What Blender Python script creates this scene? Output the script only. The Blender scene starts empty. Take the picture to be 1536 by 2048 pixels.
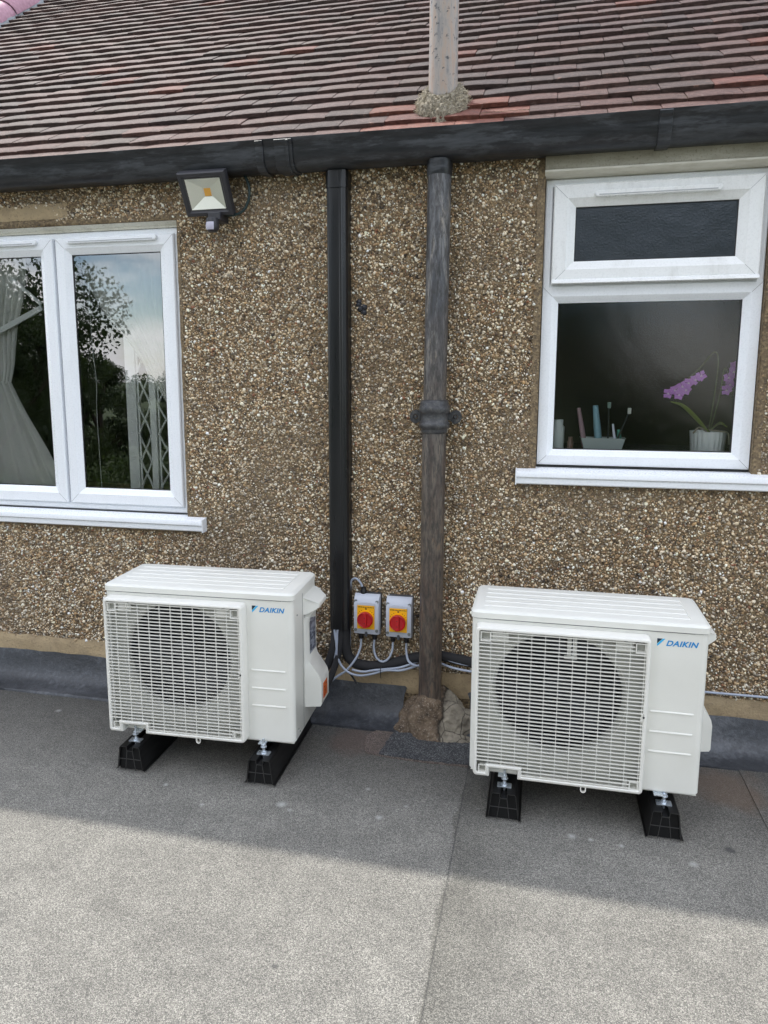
import bpy, bmesh, math, random
import numpy as np
from mathutils import Vector, Matrix, noise
S = bpy.context.scene
COL = S.collection
rad = math.radians

# ------------------------------------------------------------------ camera
cam_d = bpy.data.cameras.new('camera')
cam = bpy.data.objects.new('camera', cam_d); COL.objects.link(cam)
Rv = Vector((0.97262523, 0.23237445, -0.00150885))
Uv = Vector((-0.0349049, 0.15251099, 0.9876852))
Fv = Vector((-0.22974292, 0.96059487, -0.15644705))
m = Matrix.Identity(4)
for i in range(3):
    m[i][0], m[i][1], m[i][2] = Rv[i], Uv[i], -Fv[i]
m[0][3], m[1][3], m[2][3] = 0.4667, -2.8032, 1.3686
cam.matrix_world = m
cam_d.sensor_fit = 'VERTICAL'; cam_d.sensor_height = 36; cam_d.sensor_width = 27
cam_d.lens = 36 * 1498.68 / 2048
cam_d.shift_x = 45.7 / 2048; cam_d.shift_y = -41.9 / 2048
cam_d.clip_start = 0.05; cam_d.clip_end = 2000
S.camera = cam

# ------------------------------------------------------------------ light
EL, AZ = rad(58), rad(54)                  # azimuth: from +y towards -x
Ldir = Vector((-math.cos(EL) * math.sin(AZ), math.cos(EL) * math.cos(AZ), math.sin(EL)))
sd = bpy.data.lights.new('sun', 'SUN'); sd.energy = 2.4; sd.angle = rad(1.0); sd.color = (1, .955, .88)
sun = bpy.data.objects.new('sun', sd); COL.objects.link(sun)
sun.rotation_euler = (-Ldir).to_track_quat('-Z', 'Y').to_euler()
W = bpy.data.worlds.new('World'); S.world = W; W.use_nodes = True
nt = W.node_tree; nt.nodes.clear()
def N(t, k, **kw):
    n = t.nodes.new(k)
    for a, b in kw.items(): setattr(n, a, b)
    return n
wo = N(nt, 'ShaderNodeOutputWorld'); bg = N(nt, 'ShaderNodeBackground'); bg.inputs[1].default_value = 0.15
sky = N(nt, 'ShaderNodeTexSky', sky_type='NISHITA'); sky.sun_disc = False
sky.dust_density = .15; sky.ozone_density = 2.0; sky.sun_elevation = EL; sky.sun_rotation = -AZ
tc = N(nt, 'ShaderNodeTexCoord'); mp = N(nt, 'ShaderNodeMapping'); mp.inputs['Scale'].default_value = (1, 1, 2.6)
cn = N(nt, 'ShaderNodeTexNoise'); cn.inputs['Scale'].default_value = 3.1; cn.inputs['Detail'].default_value = 7
cn.inputs['Roughness'].default_value = .55
cr = N(nt, 'ShaderNodeValToRGB'); cr.color_ramp.elements[0].position = .43; cr.color_ramp.elements[1].position = .56
mp.inputs['Location'].default_value = (1.7, .9, .4)
mx = N(nt, 'ShaderNodeMixRGB'); mx.inputs[2].default_value = (9.4, 9.4, 9.6, 1)
nt.links.new(tc.outputs['Generated'], mp.inputs[0]); nt.links.new(mp.outputs[0], cn.inputs['Vector'])
nt.links.new(cn.outputs[0], cr.inputs[0]); nt.links.new(cr.outputs[0], mx.inputs[0])
nt.links.new(sky.outputs[0], mx.inputs[1]); nt.links.new(mx.outputs[0], bg.inputs[0]); nt.links.new(bg.outputs[0], wo.inputs[0])
S.view_settings.view_transform = 'Standard'; S.view_settings.look = 'None'
S.view_settings.exposure = 1.05; S.view_settings.gamma = 1; S.view_settings.use_curve_mapping = False
S.render.engine = 'CYCLES'
S.cycles.transparent_max_bounces = 16

# ------------------------------------------------------------------ helpers
def lin(h):
    if isinstance(h, str): h = tuple(int(h[i:i + 2], 16) / 255 for i in (0, 2, 4))
    return tuple((c / 12.92 if c <= .04045 else ((c + .055) / 1.055) ** 2.4) for c in h) + (1,)
class Mat:
    def __init__(s, name, base=(.5, .5, .5, 1), rough=.5, metal=0, spec=.5):
        s.m = bpy.data.materials.new(name); s.m.use_nodes = True; s.t = s.m.node_tree
        s.b = s.t.nodes['Principled BSDF']; s.o = s.t.nodes['Material Output']
        if len(base) == 3: base = tuple(base) + (1,)
        s.b.inputs['Base Color'].default_value = base; s.b.inputs['Roughness'].default_value = rough
        s.b.inputs['Metallic'].default_value = metal; s.b.inputs['Specular IOR Level'].default_value = spec
        s.tc = None
    def n(s, k, **kw): return N(s.t, k, **kw)
    def l(s, a, b): s.t.links.new(a, b)
    def co(s, kind='Object', scale=(1, 1, 1)):
        if s.tc is None: s.tc = s.n('ShaderNodeTexCoord')
        mp = s.n('ShaderNodeMapping'); mp.inputs['Scale'].default_value = scale
        s.l(s.tc.outputs[kind], mp.inputs[0]); return mp.outputs[0]
    def noise(s, scale, detail=4, rough=.55, co=None, out=0, dist=0):
        n = s.n('ShaderNodeTexNoise'); n.inputs['Scale'].default_value = scale; n.inputs['Detail'].default_value = detail
        n.inputs['Roughness'].default_value = rough; n.inputs['Distortion'].default_value = dist
        s.l(co if co is not None else s.co(), n.inputs['Vector']); return n.outputs[out]
    def voro(s, scale, co=None, feature='F1', out='Color', rnd=1):
        n = s.n('ShaderNodeTexVoronoi', feature=feature); n.inputs['Scale'].default_value = scale
        n.inputs['Randomness'].default_value = rnd
        s.l(co if co is not None else s.co(), n.inputs['Vector']); return n.outputs[out]
    def ramp(s, fac, stops, interp='LINEAR'):
        n = s.n('ShaderNodeValToRGB'); n.color_ramp.interpolation = interp; e = n.color_ramp.elements
        while len(e) < len(stops): e.new(.5)
        for a, (p, c) in zip(e, stops):
            a.position = p
            if isinstance(c, (int, float)): c = (c, c, c, 1)
            elif isinstance(c, str): c = lin(c)
            a.color = c if len(c) == 4 else tuple(c) + (1,)
        s.l(fac, n.inputs[0]); return n.outputs[0]
    def mix(s, fac, a, b, mode='MIX'):
        n = s.n('ShaderNodeMixRGB', blend_type=mode)
        for i, v in enumerate((fac, a, b)):
            if isinstance(v, (int, float)): n.inputs[i].default_value = v if i == 0 else (v, v, v, 1)
            elif isinstance(v, (tuple, str)): n.inputs[i].default_value = lin(v) if isinstance(v, str) else (v if len(v) == 4 else tuple(v) + (1,))
            else: s.l(v, n.inputs[i])
        return n.outputs[0]
    def math(s, op, a, b=0):
        n = s.n('ShaderNodeMath', operation=op)
        for i, v in enumerate((a, b)):
            if isinstance(v, (int, float)): n.inputs[i].default_value = v
            else: s.l(v, n.inputs[i])
        return n.outputs[0]
    def spot(s, x, y, r, soft=.5):
        """soft round blob mask at object coords x,y (for a stain that has its own place)"""
        if s.tc is None: s.tc = s.n('ShaderNodeTexCoord')
        v = s.n('ShaderNodeVectorMath', operation='DISTANCE'); s.l(s.tc.outputs['Object'], v.inputs[0]); v.inputs[1].default_value = (x, y, 0)
        d = s.math('DIVIDE', v.outputs['Value'], r)
        d = s.math('ADD', d, s.math('MULTIPLY', s.math('SUBTRACT', s.noise(9, 5), .5), 1.1))
        return s.ramp(d, [(max(0, 1 - soft), 1.0), (1, 0.0)])
    def color(s, x): s.l(x, s.b.inputs['Base Color']); return s
    def rough(s, x): s.l(x, s.b.inputs['Roughness']); return s
    def bump(s, h, dist=.001, strength=1):
        n = s.n('ShaderNodeBump'); n.inputs['Distance'].default_value = dist; n.inputs['Strength'].default_value = strength
        s.l(h, n.inputs['Height'])
        if s.b.inputs['Normal'].is_linked: s.l(s.b.inputs['Normal'].links[0].from_socket, n.inputs['Normal'])
        s.l(n.outputs[0], s.b.inputs['Normal']); return s
class MB:
    """collects geometry for one mesh object"""
    def __init__(s): s.v = []; s.f = []; s.mi = []
    def add(s, v, f, mi=0):
        o = len(s.v); s.v += [tuple(x) for x in v]; s.f += [tuple(i + o for i in g) for g in f]; s.mi += [mi] * len(f); return s
    def box(s, a, b, mi=0, M=None):
        x0, y0, z0 = [min(p, q) for p, q in zip(a, b)]; x1, y1, z1 = [max(p, q) for p, q in zip(a, b)]
        v = [(x0, y0, z0), (x1, y0, z0), (x1, y1, z0), (x0, y1, z0), (x0, y0, z1), (x1, y0, z1), (x1, y1, z1), (x0, y1, z1)]
        if M is not None: v = [M @ Vector(p) for p in v]
        return s.add(v, [(0, 3, 2, 1), (4, 5, 6, 7), (0, 1, 5, 4), (1, 2, 6, 5), (2, 3, 7, 6), (3, 0, 4, 7)], mi)
    def prism(s, pts, axis, a, b, mi=0, cap=True):
        """pts: 2D outline; extruded along axis from a to b"""
        def P(u, w, t):
            return {'x': (t, u, w), 'y': (u, t, w), 'z': (u, w, t)}[axis]
        n = len(pts); v = [P(u, w, a) for u, w in pts] + [P(u, w, b) for u, w in pts]
        f = [(i, (i + 1) % n, n + (i + 1) % n, n + i) for i in range(n)]
        if cap: f += [tuple(range(n - 1, -1, -1)), tuple(range(n, 2 * n))]
        return s.add(v, f, mi)
    def tube(s, pts, r, seg=10, cap=True, mi=0):
        pts = [Vector(p) for p in pts]; n = len(pts); rs = r if isinstance(r, (list, tuple)) else [r] * n
        v = []; up = None
        for i, p in enumerate(pts):
            t = (pts[min(i + 1, n - 1)] - pts[max(i - 1, 0)]).normalized()
            if up is None:
                up = t.orthogonal().normalized()
            up = (up - t * up.dot(t)).normalized(); w = t.cross(up)
            for k in range(seg):
                a = 2 * math.pi * k / seg; v.append(p + rs[i] * (math.cos(a) * up + math.sin(a) * w))
        f = [(i * seg + k, i * seg + (k + 1) % seg, (i + 1) * seg + (k + 1) % seg, (i + 1) * seg + k) for i in range(n - 1) for k in range(seg)]
        if cap: f += [tuple(range(seg - 1, -1, -1)), tuple((n - 1) * seg + k for k in range(seg))]
        return s.add(v, f, mi)
    def lathe(s, prof, c=(0, 0, 0), axis='z', seg=32, mi=0, cap=False):
        v = []
        for r, h in prof:
            for k in range(seg):
                a = 2 * math.pi * k / seg; u, w = r * math.cos(a), r * math.sin(a)
                q = {'z': (u, w, h), 'y': (u, h, w), 'x': (h, u, w)}[axis]
                v.append((q[0] + c[0], q[1] + c[1], q[2] + c[2]))
        f = [(i * seg + k, i * seg + (k + 1) % seg, (i + 1) * seg + (k + 1) % seg, (i + 1) * seg + k) for i in range(len(prof) - 1) for k in range(seg)]
        if cap: f += [tuple(range(seg - 1, -1, -1)), tuple((len(prof) - 1) * seg + k for k in range(seg))]
        return s.add(v, f, mi)
    def build(s, name, mats, parent=None, smooth=None, bevel=0, bseg=2, weld=False):
        me = bpy.data.meshes.new(name); me.from_pydata(s.v, [], s.f)
        if not isinstance(mats, (list, tuple)): mats = [mats]
        for x in mats: me.materials.append(x.m)
        me.polygons.foreach_set('material_index', s.mi)
        bm = bmesh.new(); bm.from_mesh(me)
        if weld: bmesh.ops.remove_doubles(bm, verts=bm.verts, dist=1e-5)
        bmesh.ops.recalc_face_normals(bm, faces=bm.faces)
        if bevel:
            ed = [e for e in bm.edges if len(e.link_faces) == 2 and e.calc_face_angle(0) > rad(35)]
            bmesh.ops.bevel(bm, geom=ed, offset=bevel, segments=bseg, profile=.5, affect='EDGES', clamp_overlap=True)
        bm.to_mesh(me); bm.free()
        if smooth: smooth_mesh(me, smooth)
        return link(name, me, parent)
def islands(mb):
    par = list(range(len(mb.v)))
    def fd(a):
        while par[a] != a: par[a] = par[par[a]]; a = par[a]
        return a
    for f in mb.f:
        for q in f[1:]: par[fd(q)] = fd(f[0])
    G = {}
    for f in mb.f: G.setdefault(fd(f[0]), []).append(f)
    out = []
    for fs in G.values():
        ids = sorted({i for f in fs for i in f}); mp_ = {a: b for b, a in enumerate(ids)}
        out.append(MB().add([mb.v[i] for i in ids], [tuple(mp_[i] for i in f) for f in fs]))
    return out
def build_split(mb, name, M, parent=None, **kw):
    return [x.build(name, M, parent, **kw) for x in islands(mb)]
def smooth_mesh(me, ang):
    me.polygons.foreach_set('use_smooth', [True] * len(me.polygons))
    try: me.set_sharp_from_angle(angle=rad(ang))
    except Exception: pass
def link(name, me, parent=None):
    o = bpy.data.objects.new(name, me); COL.objects.link(o)
    if parent: o.parent = parent
    return o
def tag(o, label=None, cat=None, group=None, kind=None):
    for k, v in (('label', label), ('category', cat), ('group', group), ('kind', kind)):
        if v: o[k] = v
    return o
def empty(name, loc=(0, 0, 0), rz=0, **kw):
    o = bpy.data.objects.new(name, None); COL.objects.link(o); o.location = loc; o.rotation_euler = (0, 0, rz)
    o.empty_display_size = .1
    return tag(o, **kw)
def copy_tree(o, parent=None):
    c = o.copy(); COL.objects.link(c)
    if parent: c.parent = parent
    for ch in [x for x in bpy.data.objects if x.parent == o]: copy_tree(ch, c)
    return c
def spline(P, n=10):
    P = [Vector(p) for p in P]; Q = [P[0] * 2 - P[1]] + P + [P[-1] * 2 - P[-2]]; out = []
    for i in range(1, len(Q) - 2):
        for k in range(n):
            t = k / n; a, b, c, d = Q[i - 1:i + 3]
            out.append(.5 * ((2 * b) + (c - a) * t + (2 * a - 5 * b + 4 * c - d) * t * t + (3 * b - a - 3 * c + d) * t ** 3))
    return out + [P[-1]]
def rrect(x0, y0, x1, y1, r, n=5):
    out = []
    for cx, cy, a0 in ((x1 - r, y0 + r, -90), (x1 - r, y1 - r, 0), (x0 + r, y1 - r, 90), (x0 + r, y0 + r, 180)):
        for k in range(n + 1):
            a = rad(a0 + 90 * k / n); out.append((cx + r * math.cos(a), cy + r * math.sin(a)))
    return out

# ------------------------------------------------------------------ materials
def m_upvc(name, base='f2f4f6', dirt=.5):
    M = Mat(name, lin(base), .28)
    d = M.noise(14, 6, .65, M.co('Object', (1, 1, .35))); g = M.noise(160, 3)
    k = M.math('MULTIPLY', M.ramp(d, [(.50, 0.0), (.78, 1.0)]), dirt * .5)
    M.color(M.mix(k, lin(base), '8f8b7e')); M.rough(M.ramp(g, [(.3, .22), (.7, .38)])); return M
UPVC = m_upvc('white_upvc', 'f1f4f8', .12); UPVC_D = m_upvc('weathered_upvc', 'ecedec', .55)
UPVC_CREAM = m_upvc('cream_trim', 'd9d6c8', 1.3)
GASKET = Mat('black_gasket', (.012, .012, .013), .5)
JOINT = Mat('mitre_joint', lin('a7a9ab'), .6)
def m_case(name, base):
    M = Mat(name, lin(base), .36)
    n = M.noise(5, 5); f = M.noise(420, 2)
    M.color(M.mix(M.ramp(n, [(.4, 0.0), (.9, .25)]), lin(base), 'bdbab0')); M.bump(f, .00025, .35); return M
CASE = m_case('ivory_enamel', 'e2e2db'); GRILL = m_case('ivory_plastic', 'e2e1da')
INNER = m_case('inner_grey_and_shade', 'a9aaa2')  # grey inner plastic; also colours in the shade on the ivory front
DARK = Mat('fan_dark', (.004, .004, .006), .5)
FANM = Mat('fan_blade_grey', (.010, .011, .015), .42)
BLUE = Mat('logo_blue', lin('0a86c8'), .35); CYAN = Mat('logo_cyan', lin('35b3e6'), .35); NAVY = Mat('logo_navy', lin('14303f'), .35)
ORANGE = Mat('sticker_orange', lin('d8651c'), .4); LABELM = Mat('rating_label', lin('8b8f97'), .4)
_n = LABELM.voro(120, LABELM.co('Object', (1, .35, 1))); LABELM.color(LABELM.ramp(_n, [(.35, '3c4252'), (.65, '9aa0ac')]))
ZINC = Mat('zinc_steel', (.72, .78, .84), .34, .8)
_n = ZINC.noise(60, 4); ZINC.rough(ZINC.ramp(_n, [(.3, .2), (.7, .42)]))
SCREW = Mat('screw_steel', (.25, .27, .27), .4, .8)
RUBBER = Mat('black_block_plastic', (.011, .011, .011), .5, 0, .35)
_n = RUBBER.noise(90, 5, .6, RUBBER.co('Object', (1, .15, 1))); RUBBER.color(RUBBER.ramp(_n, [(.4, (.004, .004, .004)), (.85, (.018, .018, .019))]))
RUBEDGE = Mat('block_rib_edge', (.045, .044, .042), .5)
TRUNK = Mat('black_trunking', (.006, .0065, .008), .30)
_n = TRUNK.noise(30, 5, .6, TRUNK.co('Object', (1, 1, .08))); TRUNK.rough(TRUNK.ramp(_n, [(.3, .24), (.7, .42)]))
FOAM = Mat('pipe_insulation', (.022, .022, .024), .85); _n = FOAM.noise(260, 4); FOAM.bump(_n, .0012, .6)
CABLE = Mat('grey_cable', lin('a9b2c2'), .42); TIE = Mat('cable_tie', (.01, .01, .012), .4)
SWGREY = Mat('isolator_grey', lin('bfc4cf'), .42); SWBACK = Mat('isolator_back', lin('4a4d52'), .5)
YELLOW = Mat('switch_yellow', lin('f0b000'), .4); RED = Mat('switch_red', lin('b5101a'), .35); INK = Mat('print_ink', (.02, .02, .02), .6)
LAMPB = Mat('lamp_housing', (.030, .030, .036), .45); _n = LAMPB.noise(150, 4); LAMPB.bump(_n, .0004, .5)
REFL = Mat('lamp_reflector', lin('e8e9dd'), .28, .45); LED = Mat('lamp_led', lin('ffb400'), .35)
PIRM = Mat('sensor_lens', lin('b9b6c6'), .35); GREENC = Mat('green_black_cable', (.012, .03, .03), .5)

# painted gutter iron
GUT = Mat('black_gutter_paint', (.02, .02, .022), .3)
a = GUT.noise(7, 8, .7, GUT.co('Object', (.6, 1, 3))); b = GUT.noise(45, 6, .65, GUT.co('Object', (.35, 1, 2)))
pk = GUT.ramp(a, [(.50, 0.0), (.56, 1.0)]); GUT.color(GUT.mix(pk, GUT.ramp(b, [(.35, (.011, .012, .015)), (.8, (.03, .032, .038))]), GUT.ramp(b, [(.35, (.028, .031, .036)), (.8, (.068, .073, .082))])))
GUT.rough(GUT.ramp(a, [(.42, .3), (.6, .55)])); GUT.bump(b, .003, .5)
# soil pipe
SOIL = Mat('weathered_iron', (.06, .06, .06), .45)
st = SOIL.noise(11, 9, .75, SOIL.co('Object', (2.0, 2.0, .42)), 0, .6); s2 = SOIL.noise(60, 6, .7, SOIL.co('Object', (1.8, 1.8, .38)))
sep = SOIL.n('ShaderNodeSeparateXYZ'); SOIL.l(SOIL.co(), sep.inputs[0]); zz = sep.outputs[2]
up = SOIL.ramp(st, [(.3, '2c2c2f'), (.45, '494b50'), (.55, '6e6e6f'), (.66, '958c80'), (.8, '4f4338')])
lo = SOIL.ramp(st, [(.3, '3d3531'), (.45, '56483f'), (.56, '665d53'), (.68, '785f4c'), (.8, '4a4540')])
zr = SOIL.ramp(SOIL.math('ADD', SOIL.math('MULTIPLY', zz, .45), SOIL.math('MULTIPLY', SOIL.math('SUBTRACT', SOIL.noise(5, 4), .5), .5)), [(.40, 0.0), (.75, 1.0)])
SOIL.color(SOIL.mix(SOIL.ramp(s2, [(.42, .8), (.56, 0.0)]), SOIL.mix(zr, lo, up), SOIL.ramp(s2, [(.2, '1b1c1e'), (.5, '3b3835')])))
SOIL.rough(SOIL.ramp(s2, [(.3, .5), (.7, .3)])); SOIL.bump(s2, .004, .5)
IRON = Mat('dark_iron', (.05, .05, .055), .36); _n = IRON.noise(50, 7, .7); IRON.color(IRON.ramp(_n, [(.3, '202022'), (.5, '3b3c3f'), (.62, '50504f'), (.75, '6a5c50')])); IRON.bump(_n, .004, .6)
VENT = Mat('weathered_vent_pipe', (.3, .28, .26), .5)
st = VENT.noise(22, 7, .68, VENT.co('Object', (2, 2, .35))); s2 = VENT.noise(55, 6, .6)
VENT.color(VENT.mix(VENT.ramp(s2, [(.60, 0.0), (.66, 1.0)]), VENT.ramp(st, [(.3, '6e6f73'), (.5, '9c948c'), (.62, 'a6907f'), (.8, '7d7c80')]), '4c4a4c'))
VENT.bump(s2, .002, .5)
# pebbles (colour comes from a per-stone attribute)
PEB = Mat('pebble_chips', (.3, .25, .2), .38)
at = PEB.n('ShaderNodeAttribute', attribute_name='stone'); pn = PEB.noise(700, 2)
PEB.color(PEB.mix(1, at.outputs['Color'], PEB.ramp(pn, [(.3, .75), (.7, 1.15)]), 'MULTIPLY'))
# render coat under/around the pebbles
COAT = Mat('render_coat', (.2, .18, .15), .85)
c1 = COAT.noise(3, 6); c2 = COAT.voro(150); c3 = COAT.noise(120, 5)
COAT.color(COAT.mix(.45, COAT.ramp(c1, [(.3, '665949'), (.7, '80725f')]), COAT.ramp(c2, [(.2, '463826'), (.5, '7d6848'), (.9, 'b39d74')])))
COAT.bump(c3, .004, .8); COAT.bump(COAT.voro(150, None, 'F1', 'Distance'), .004, .6)
MORT = Mat('mortar_strip', (.35, .3, .22), .9)
c1 = MORT.noise(6, 7, .62); c3 = MORT.noise(110, 6)
MORT.color(MORT.mix(MORT.ramp(c3, [(.55, 0.0), (.75, .6)]), MORT.ramp(c1, [(.3, '8a7a62'), (.5, 'b09c7c'), (.75, '94866e')]), '5e5546')); MORT.bump(c3, .004, .7); MORT.bump(c1, .01, .5)
CONC = Mat('lintel_concrete', (.3, .3, .27), .85)
c1 = CONC.noise(7, 8, .65, CONC.co('Object', (.5, 1, 2))); c3 = CONC.noise(150, 5)
CONC.color(CONC.mix(CONC.ramp(c3, [(.56, 0.0), (.72, .5)]), CONC.ramp(c1, [(.3, '86806f'), (.5, 'a39f90'), (.7, 'bdb9ab')]), '55503f')); CONC.bump(c3, .003, .6)
LINTP = Mat('lintel_paint', (.6, .6, .55), .7); c1 = LINTP.noise(22, 7, .66, LINTP.co('Object', (.4, 1, 1))); LINTP.color(LINTP.ramp(c1, [(.4, 'd8d5c9'), (.62, 'c6c2b4'), (.75, '77715f')])); LINTP.bump(c1, .004, .4)
# roof tiles
TILE = Mat('clay_tile', (.2, .1, .07), .72, 0, .3)
at = TILE.n('ShaderNodeAttribute', attribute_name='tile'); t1 = TILE.noise(70, 7, .7, TILE.co('Object', (.6, 1, 1))); t2 = TILE.noise(22, 6, .66); t3 = TILE.noise(500, 3)
base = TILE.mix(1, at.outputs['Color'], TILE.ramp(t1, [(.25, .4), (.5, .95), (.75, 1.5)]), 'MULTIPLY')
lich = TILE.ramp(TILE.noise(45, 7, .7), [(.60, 0.0), (.66, .6)])
base = TILE.mix(lich, base, TILE.ramp(t1, [(.4, '5d5450'), (.7, '8a8078')]))
pinkm = TILE.math('MULTIPLY', TILE.ramp(t1, [(.60, 0.0), (.68, .8)]), TILE.ramp(TILE.noise(9, 4), [(.45, 0.0), (.6, 1.0)]))
base = TILE.mix(pinkm, base, '8a6659'); TILE.color(base); TILE.bump(t1, .0045, .9); TILE.bump(t3, .0008, .8)
HIP = Mat('smooth_cap_tile', lin('94626a'), .5); t1 = HIP.noise(40, 5); HIP.color(HIP.ramp(t1, [(.3, '9a6f7e'), (.7, 'b5899a')])); HIP.bump(HIP.noise(300, 3), .0008, .5)
BED = Mat('bedding_mortar', lin('8e9296'), .9); BED.bump(BED.noise(90, 6), .004, .8)
NEST = Mat('weathered_mortar_collar', lin('8b8273'), .95)
n1 = NEST.noise(90, 7, .7, None, 0, 2.0); n2 = NEST.noise(25, 5)
NEST.color(NEST.mix(.5, NEST.ramp(n1, [(.40, '2c271f'), (.49, '938a76'), (.68, 'cfc7b5')]), NEST.ramp(n2, [(.35, '8a806d'), (.7, 'c0b6a2')]))); NEST.bump(n1, .012, 1)
STONE = Mat('brown_mortar_lump', lin('75685a'), .9)
n1 = STONE.noise(28, 8, .66); n2 = STONE.noise(160, 5)
STONE.color(STONE.mix(STONE.ramp(n2, [(.58, 0.0), (.7, .7)]), STONE.ramp(n1, [(.3, '4a4036'), (.5, '6e6050'), (.7, '887a66')]), 'a1978a')); STONE.bump(n1, .008, .6); STONE.bump(n2, .003, .8)
CEM = Mat('grey_cement', lin('8c867c'), .9)
n1 = CEM.noise(14, 8, .6, CEM.co('Object', (1, 1, .6))); n2 = CEM.noise(140, 6)
CEM.color(CEM.mix(CEM.ramp(CEM.voro(11, None, 'DISTANCE_TO_EDGE', 'Distance'), [(.004, .8), (.02, 0.0)]), CEM.ramp(n1, [(.3, '625b50'), (.5, '7f776a'), (.75, '988f80')]), '2c2823')); CEM.bump(n1, .01, .6); CEM.bump(n2, .002, .6)
# flashing
LEAD = Mat('bitumen_flashing', (.06, .07, .09), .36)
n1 = LEAD.noise(6, 7, .6, LEAD.co('Object', (.5, 1, 1))); n2 = LEAD.noise(60, 7, .7); n3 = LEAD.noise(24, 6, .7, LEAD.co('Object', (1.3, .8, .8)))
LEAD.color(LEAD.mix(LEAD.ramp(n3, [(.55, 0.0), (.85, .3)]), LEAD.ramp(LEAD.math('ADD', LEAD.math('MULTIPLY', n1, .6), LEAD.math('MULTIPLY', n2, .4)), [(.36, '2a2c30'), (.5, '3d4045'), (.62, '5e6166')]), '80858f'))
LEAD.rough(LEAD.ramp(n2, [(.3, .30), (.7, .5)])); LEAD.bump(n2, .004, .8); LEAD.bump(n1, .012, .35)
# mineral felt
def m_felt(name, c_dark, c_mid, c_light, stains_and_shade=True, scale=430):
    M = Mat(name, (.2, .2, .2), .78)
    v = M.voro(scale); v2 = M.voro(scale * 2.1); big = M.noise(1.5, 6, .6); med = M.noise(9, 7, .65)
    sp = M.mix(.35, v, v2); bw = M.n('ShaderNodeSeparateColor'); M.l(sp, bw.inputs[0])
    g = M.math('ADD', M.math('MULTIPLY', bw.outputs[0], .75), M.math('MULTIPLY', med, .22))
    c = M.ramp(g, [(.22, c_dark), (.55, c_mid), (.92, c_light)])
    c = M.mix(1, c, M.ramp(big, [(.25, .90), (.75, 1.07)]), 'MULTIPLY')
    c = M.mix(1, c, M.ramp(med, [(.3, .93), (.7, 1.04)]), 'MULTIPLY')
    if stains_and_shade:
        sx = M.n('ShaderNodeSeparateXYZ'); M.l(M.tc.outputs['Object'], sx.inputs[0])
        # dirt plus painted ambient shade, darkening towards the upstand; darker worn strip beside the lapped seam
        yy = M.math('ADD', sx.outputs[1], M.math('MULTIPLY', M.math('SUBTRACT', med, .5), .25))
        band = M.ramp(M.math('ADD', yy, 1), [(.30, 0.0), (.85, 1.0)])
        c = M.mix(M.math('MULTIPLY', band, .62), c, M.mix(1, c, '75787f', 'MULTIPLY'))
        xx = M.math('ADD', sx.outputs[0], M.math('MULTIPLY', M.math('SUBTRACT', M.noise(4, 5), .5), .12))
        strip = M.math('MULTIPLY', M.ramp(xx, [(.255, 0.0), (.262, 1.0)]), M.ramp(xx, [(.28, 1.0), (.50, 0.0)]))
        c = M.mix(M.math('MULTIPLY', strip, .42), c, M.mix(1, c, '96968f', 'MULTIPLY'))
        dl = M.math('ABSOLUTE', M.math('SUBTRACT', M.math('ADD', sx.outputs[0], M.math('MULTIPLY', M.math('SUBTRACT', M.noise(25, 4), .5), .006)), .2625))
        c = M.mix(M.math('MULTIPLY', M.ramp(dl, [(.0012, 1.0), (.0035, 0.0)]), .55), c, '2e2f31')
        for x, y, r, colr, k in ((-.17, -.24, .13, '6b5850', .5), (1.10, -.28, .16, '75604f', .45)):
            c = M.mix(M.math('MULTIPLY', M.spot(x, y, r), k), c, colr)
        for x, y, r in ((-.30, -.70, .020), (-.265, -.725, .012), (-.55, -.76, .014), (.02, -.70, .016), (.09, -.62, .010), (.60, -.665, .018), (.655, -.67, .009), (.74, -.68, .012), (-1.42, -.27, .016), (-.05, -.55, .012), (.93, -.72, .016), (-.72, -.68, .011)):
            c = M.mix(M.math('MULTIPLY', M.spot(x, y, r, .9), .5), c, 'c8c9c5')
        for x, y, r in ((-.093, -1.336, .013), (1.044, -.628, .016), (1.18, -.85, .008)):
            c = M.mix(M.math('MULTIPLY', M.spot(x, y, r, .6), .75), c, '3a3b3c')
        scf = M.noise(30, 8, .75, M.co('Object', (.7, 1.7, 1)), 0, 1.5)
        c = M.mix(M.ramp(scf, [(.655, 0.0), (.72, .55)]), c, 'c9cac6')
    M.color(c)
    M.bump(M.voro(scale, None, 'F1', 'Distance'), .0016, .8); M.bump(med, .003, .25); return M
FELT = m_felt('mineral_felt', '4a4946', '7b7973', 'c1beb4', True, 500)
PATCH = m_felt('dark_felt_patch', '26282b', '45474a', '9a9c9d', False, 330)
EARTH = Mat('garden_lawn', (.05, .08, .03), .9); EARTH.color(EARTH.ramp(EARTH.noise(.6, 8), [(.35, (.03, .05, .015)), (.7, (.09, .12, .04))]))
BARK = Mat('bark', (.07, .05, .035), .9)
def m_leaf(name, a, b):
    M = Mat(name, (.05, .08, .03), .55); n = M.noise(.8, 5)
    M.color(M.ramp(n, [(.3, a), (.7, b)]))
    tr = M.n('ShaderNodeBsdfTranslucent'); tr.inputs[0].default_value = (.10, .16, .03, 1); mm = M.n('ShaderNodeMixShader'); mm.inputs[0].default_value = .3
    M.l(M.b.outputs[0], mm.inputs[1]); M.l(tr.outputs[0], mm.inputs[2]); M.l(mm.outputs[0], M.o.inputs[0]); return M
LEAF = m_leaf('leaves', (.035, .055, .022), (.075, .11, .04)); LEAF2 = m_leaf('leaves_light', (.05, .08, .03), (.11, .15, .06))
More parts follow.
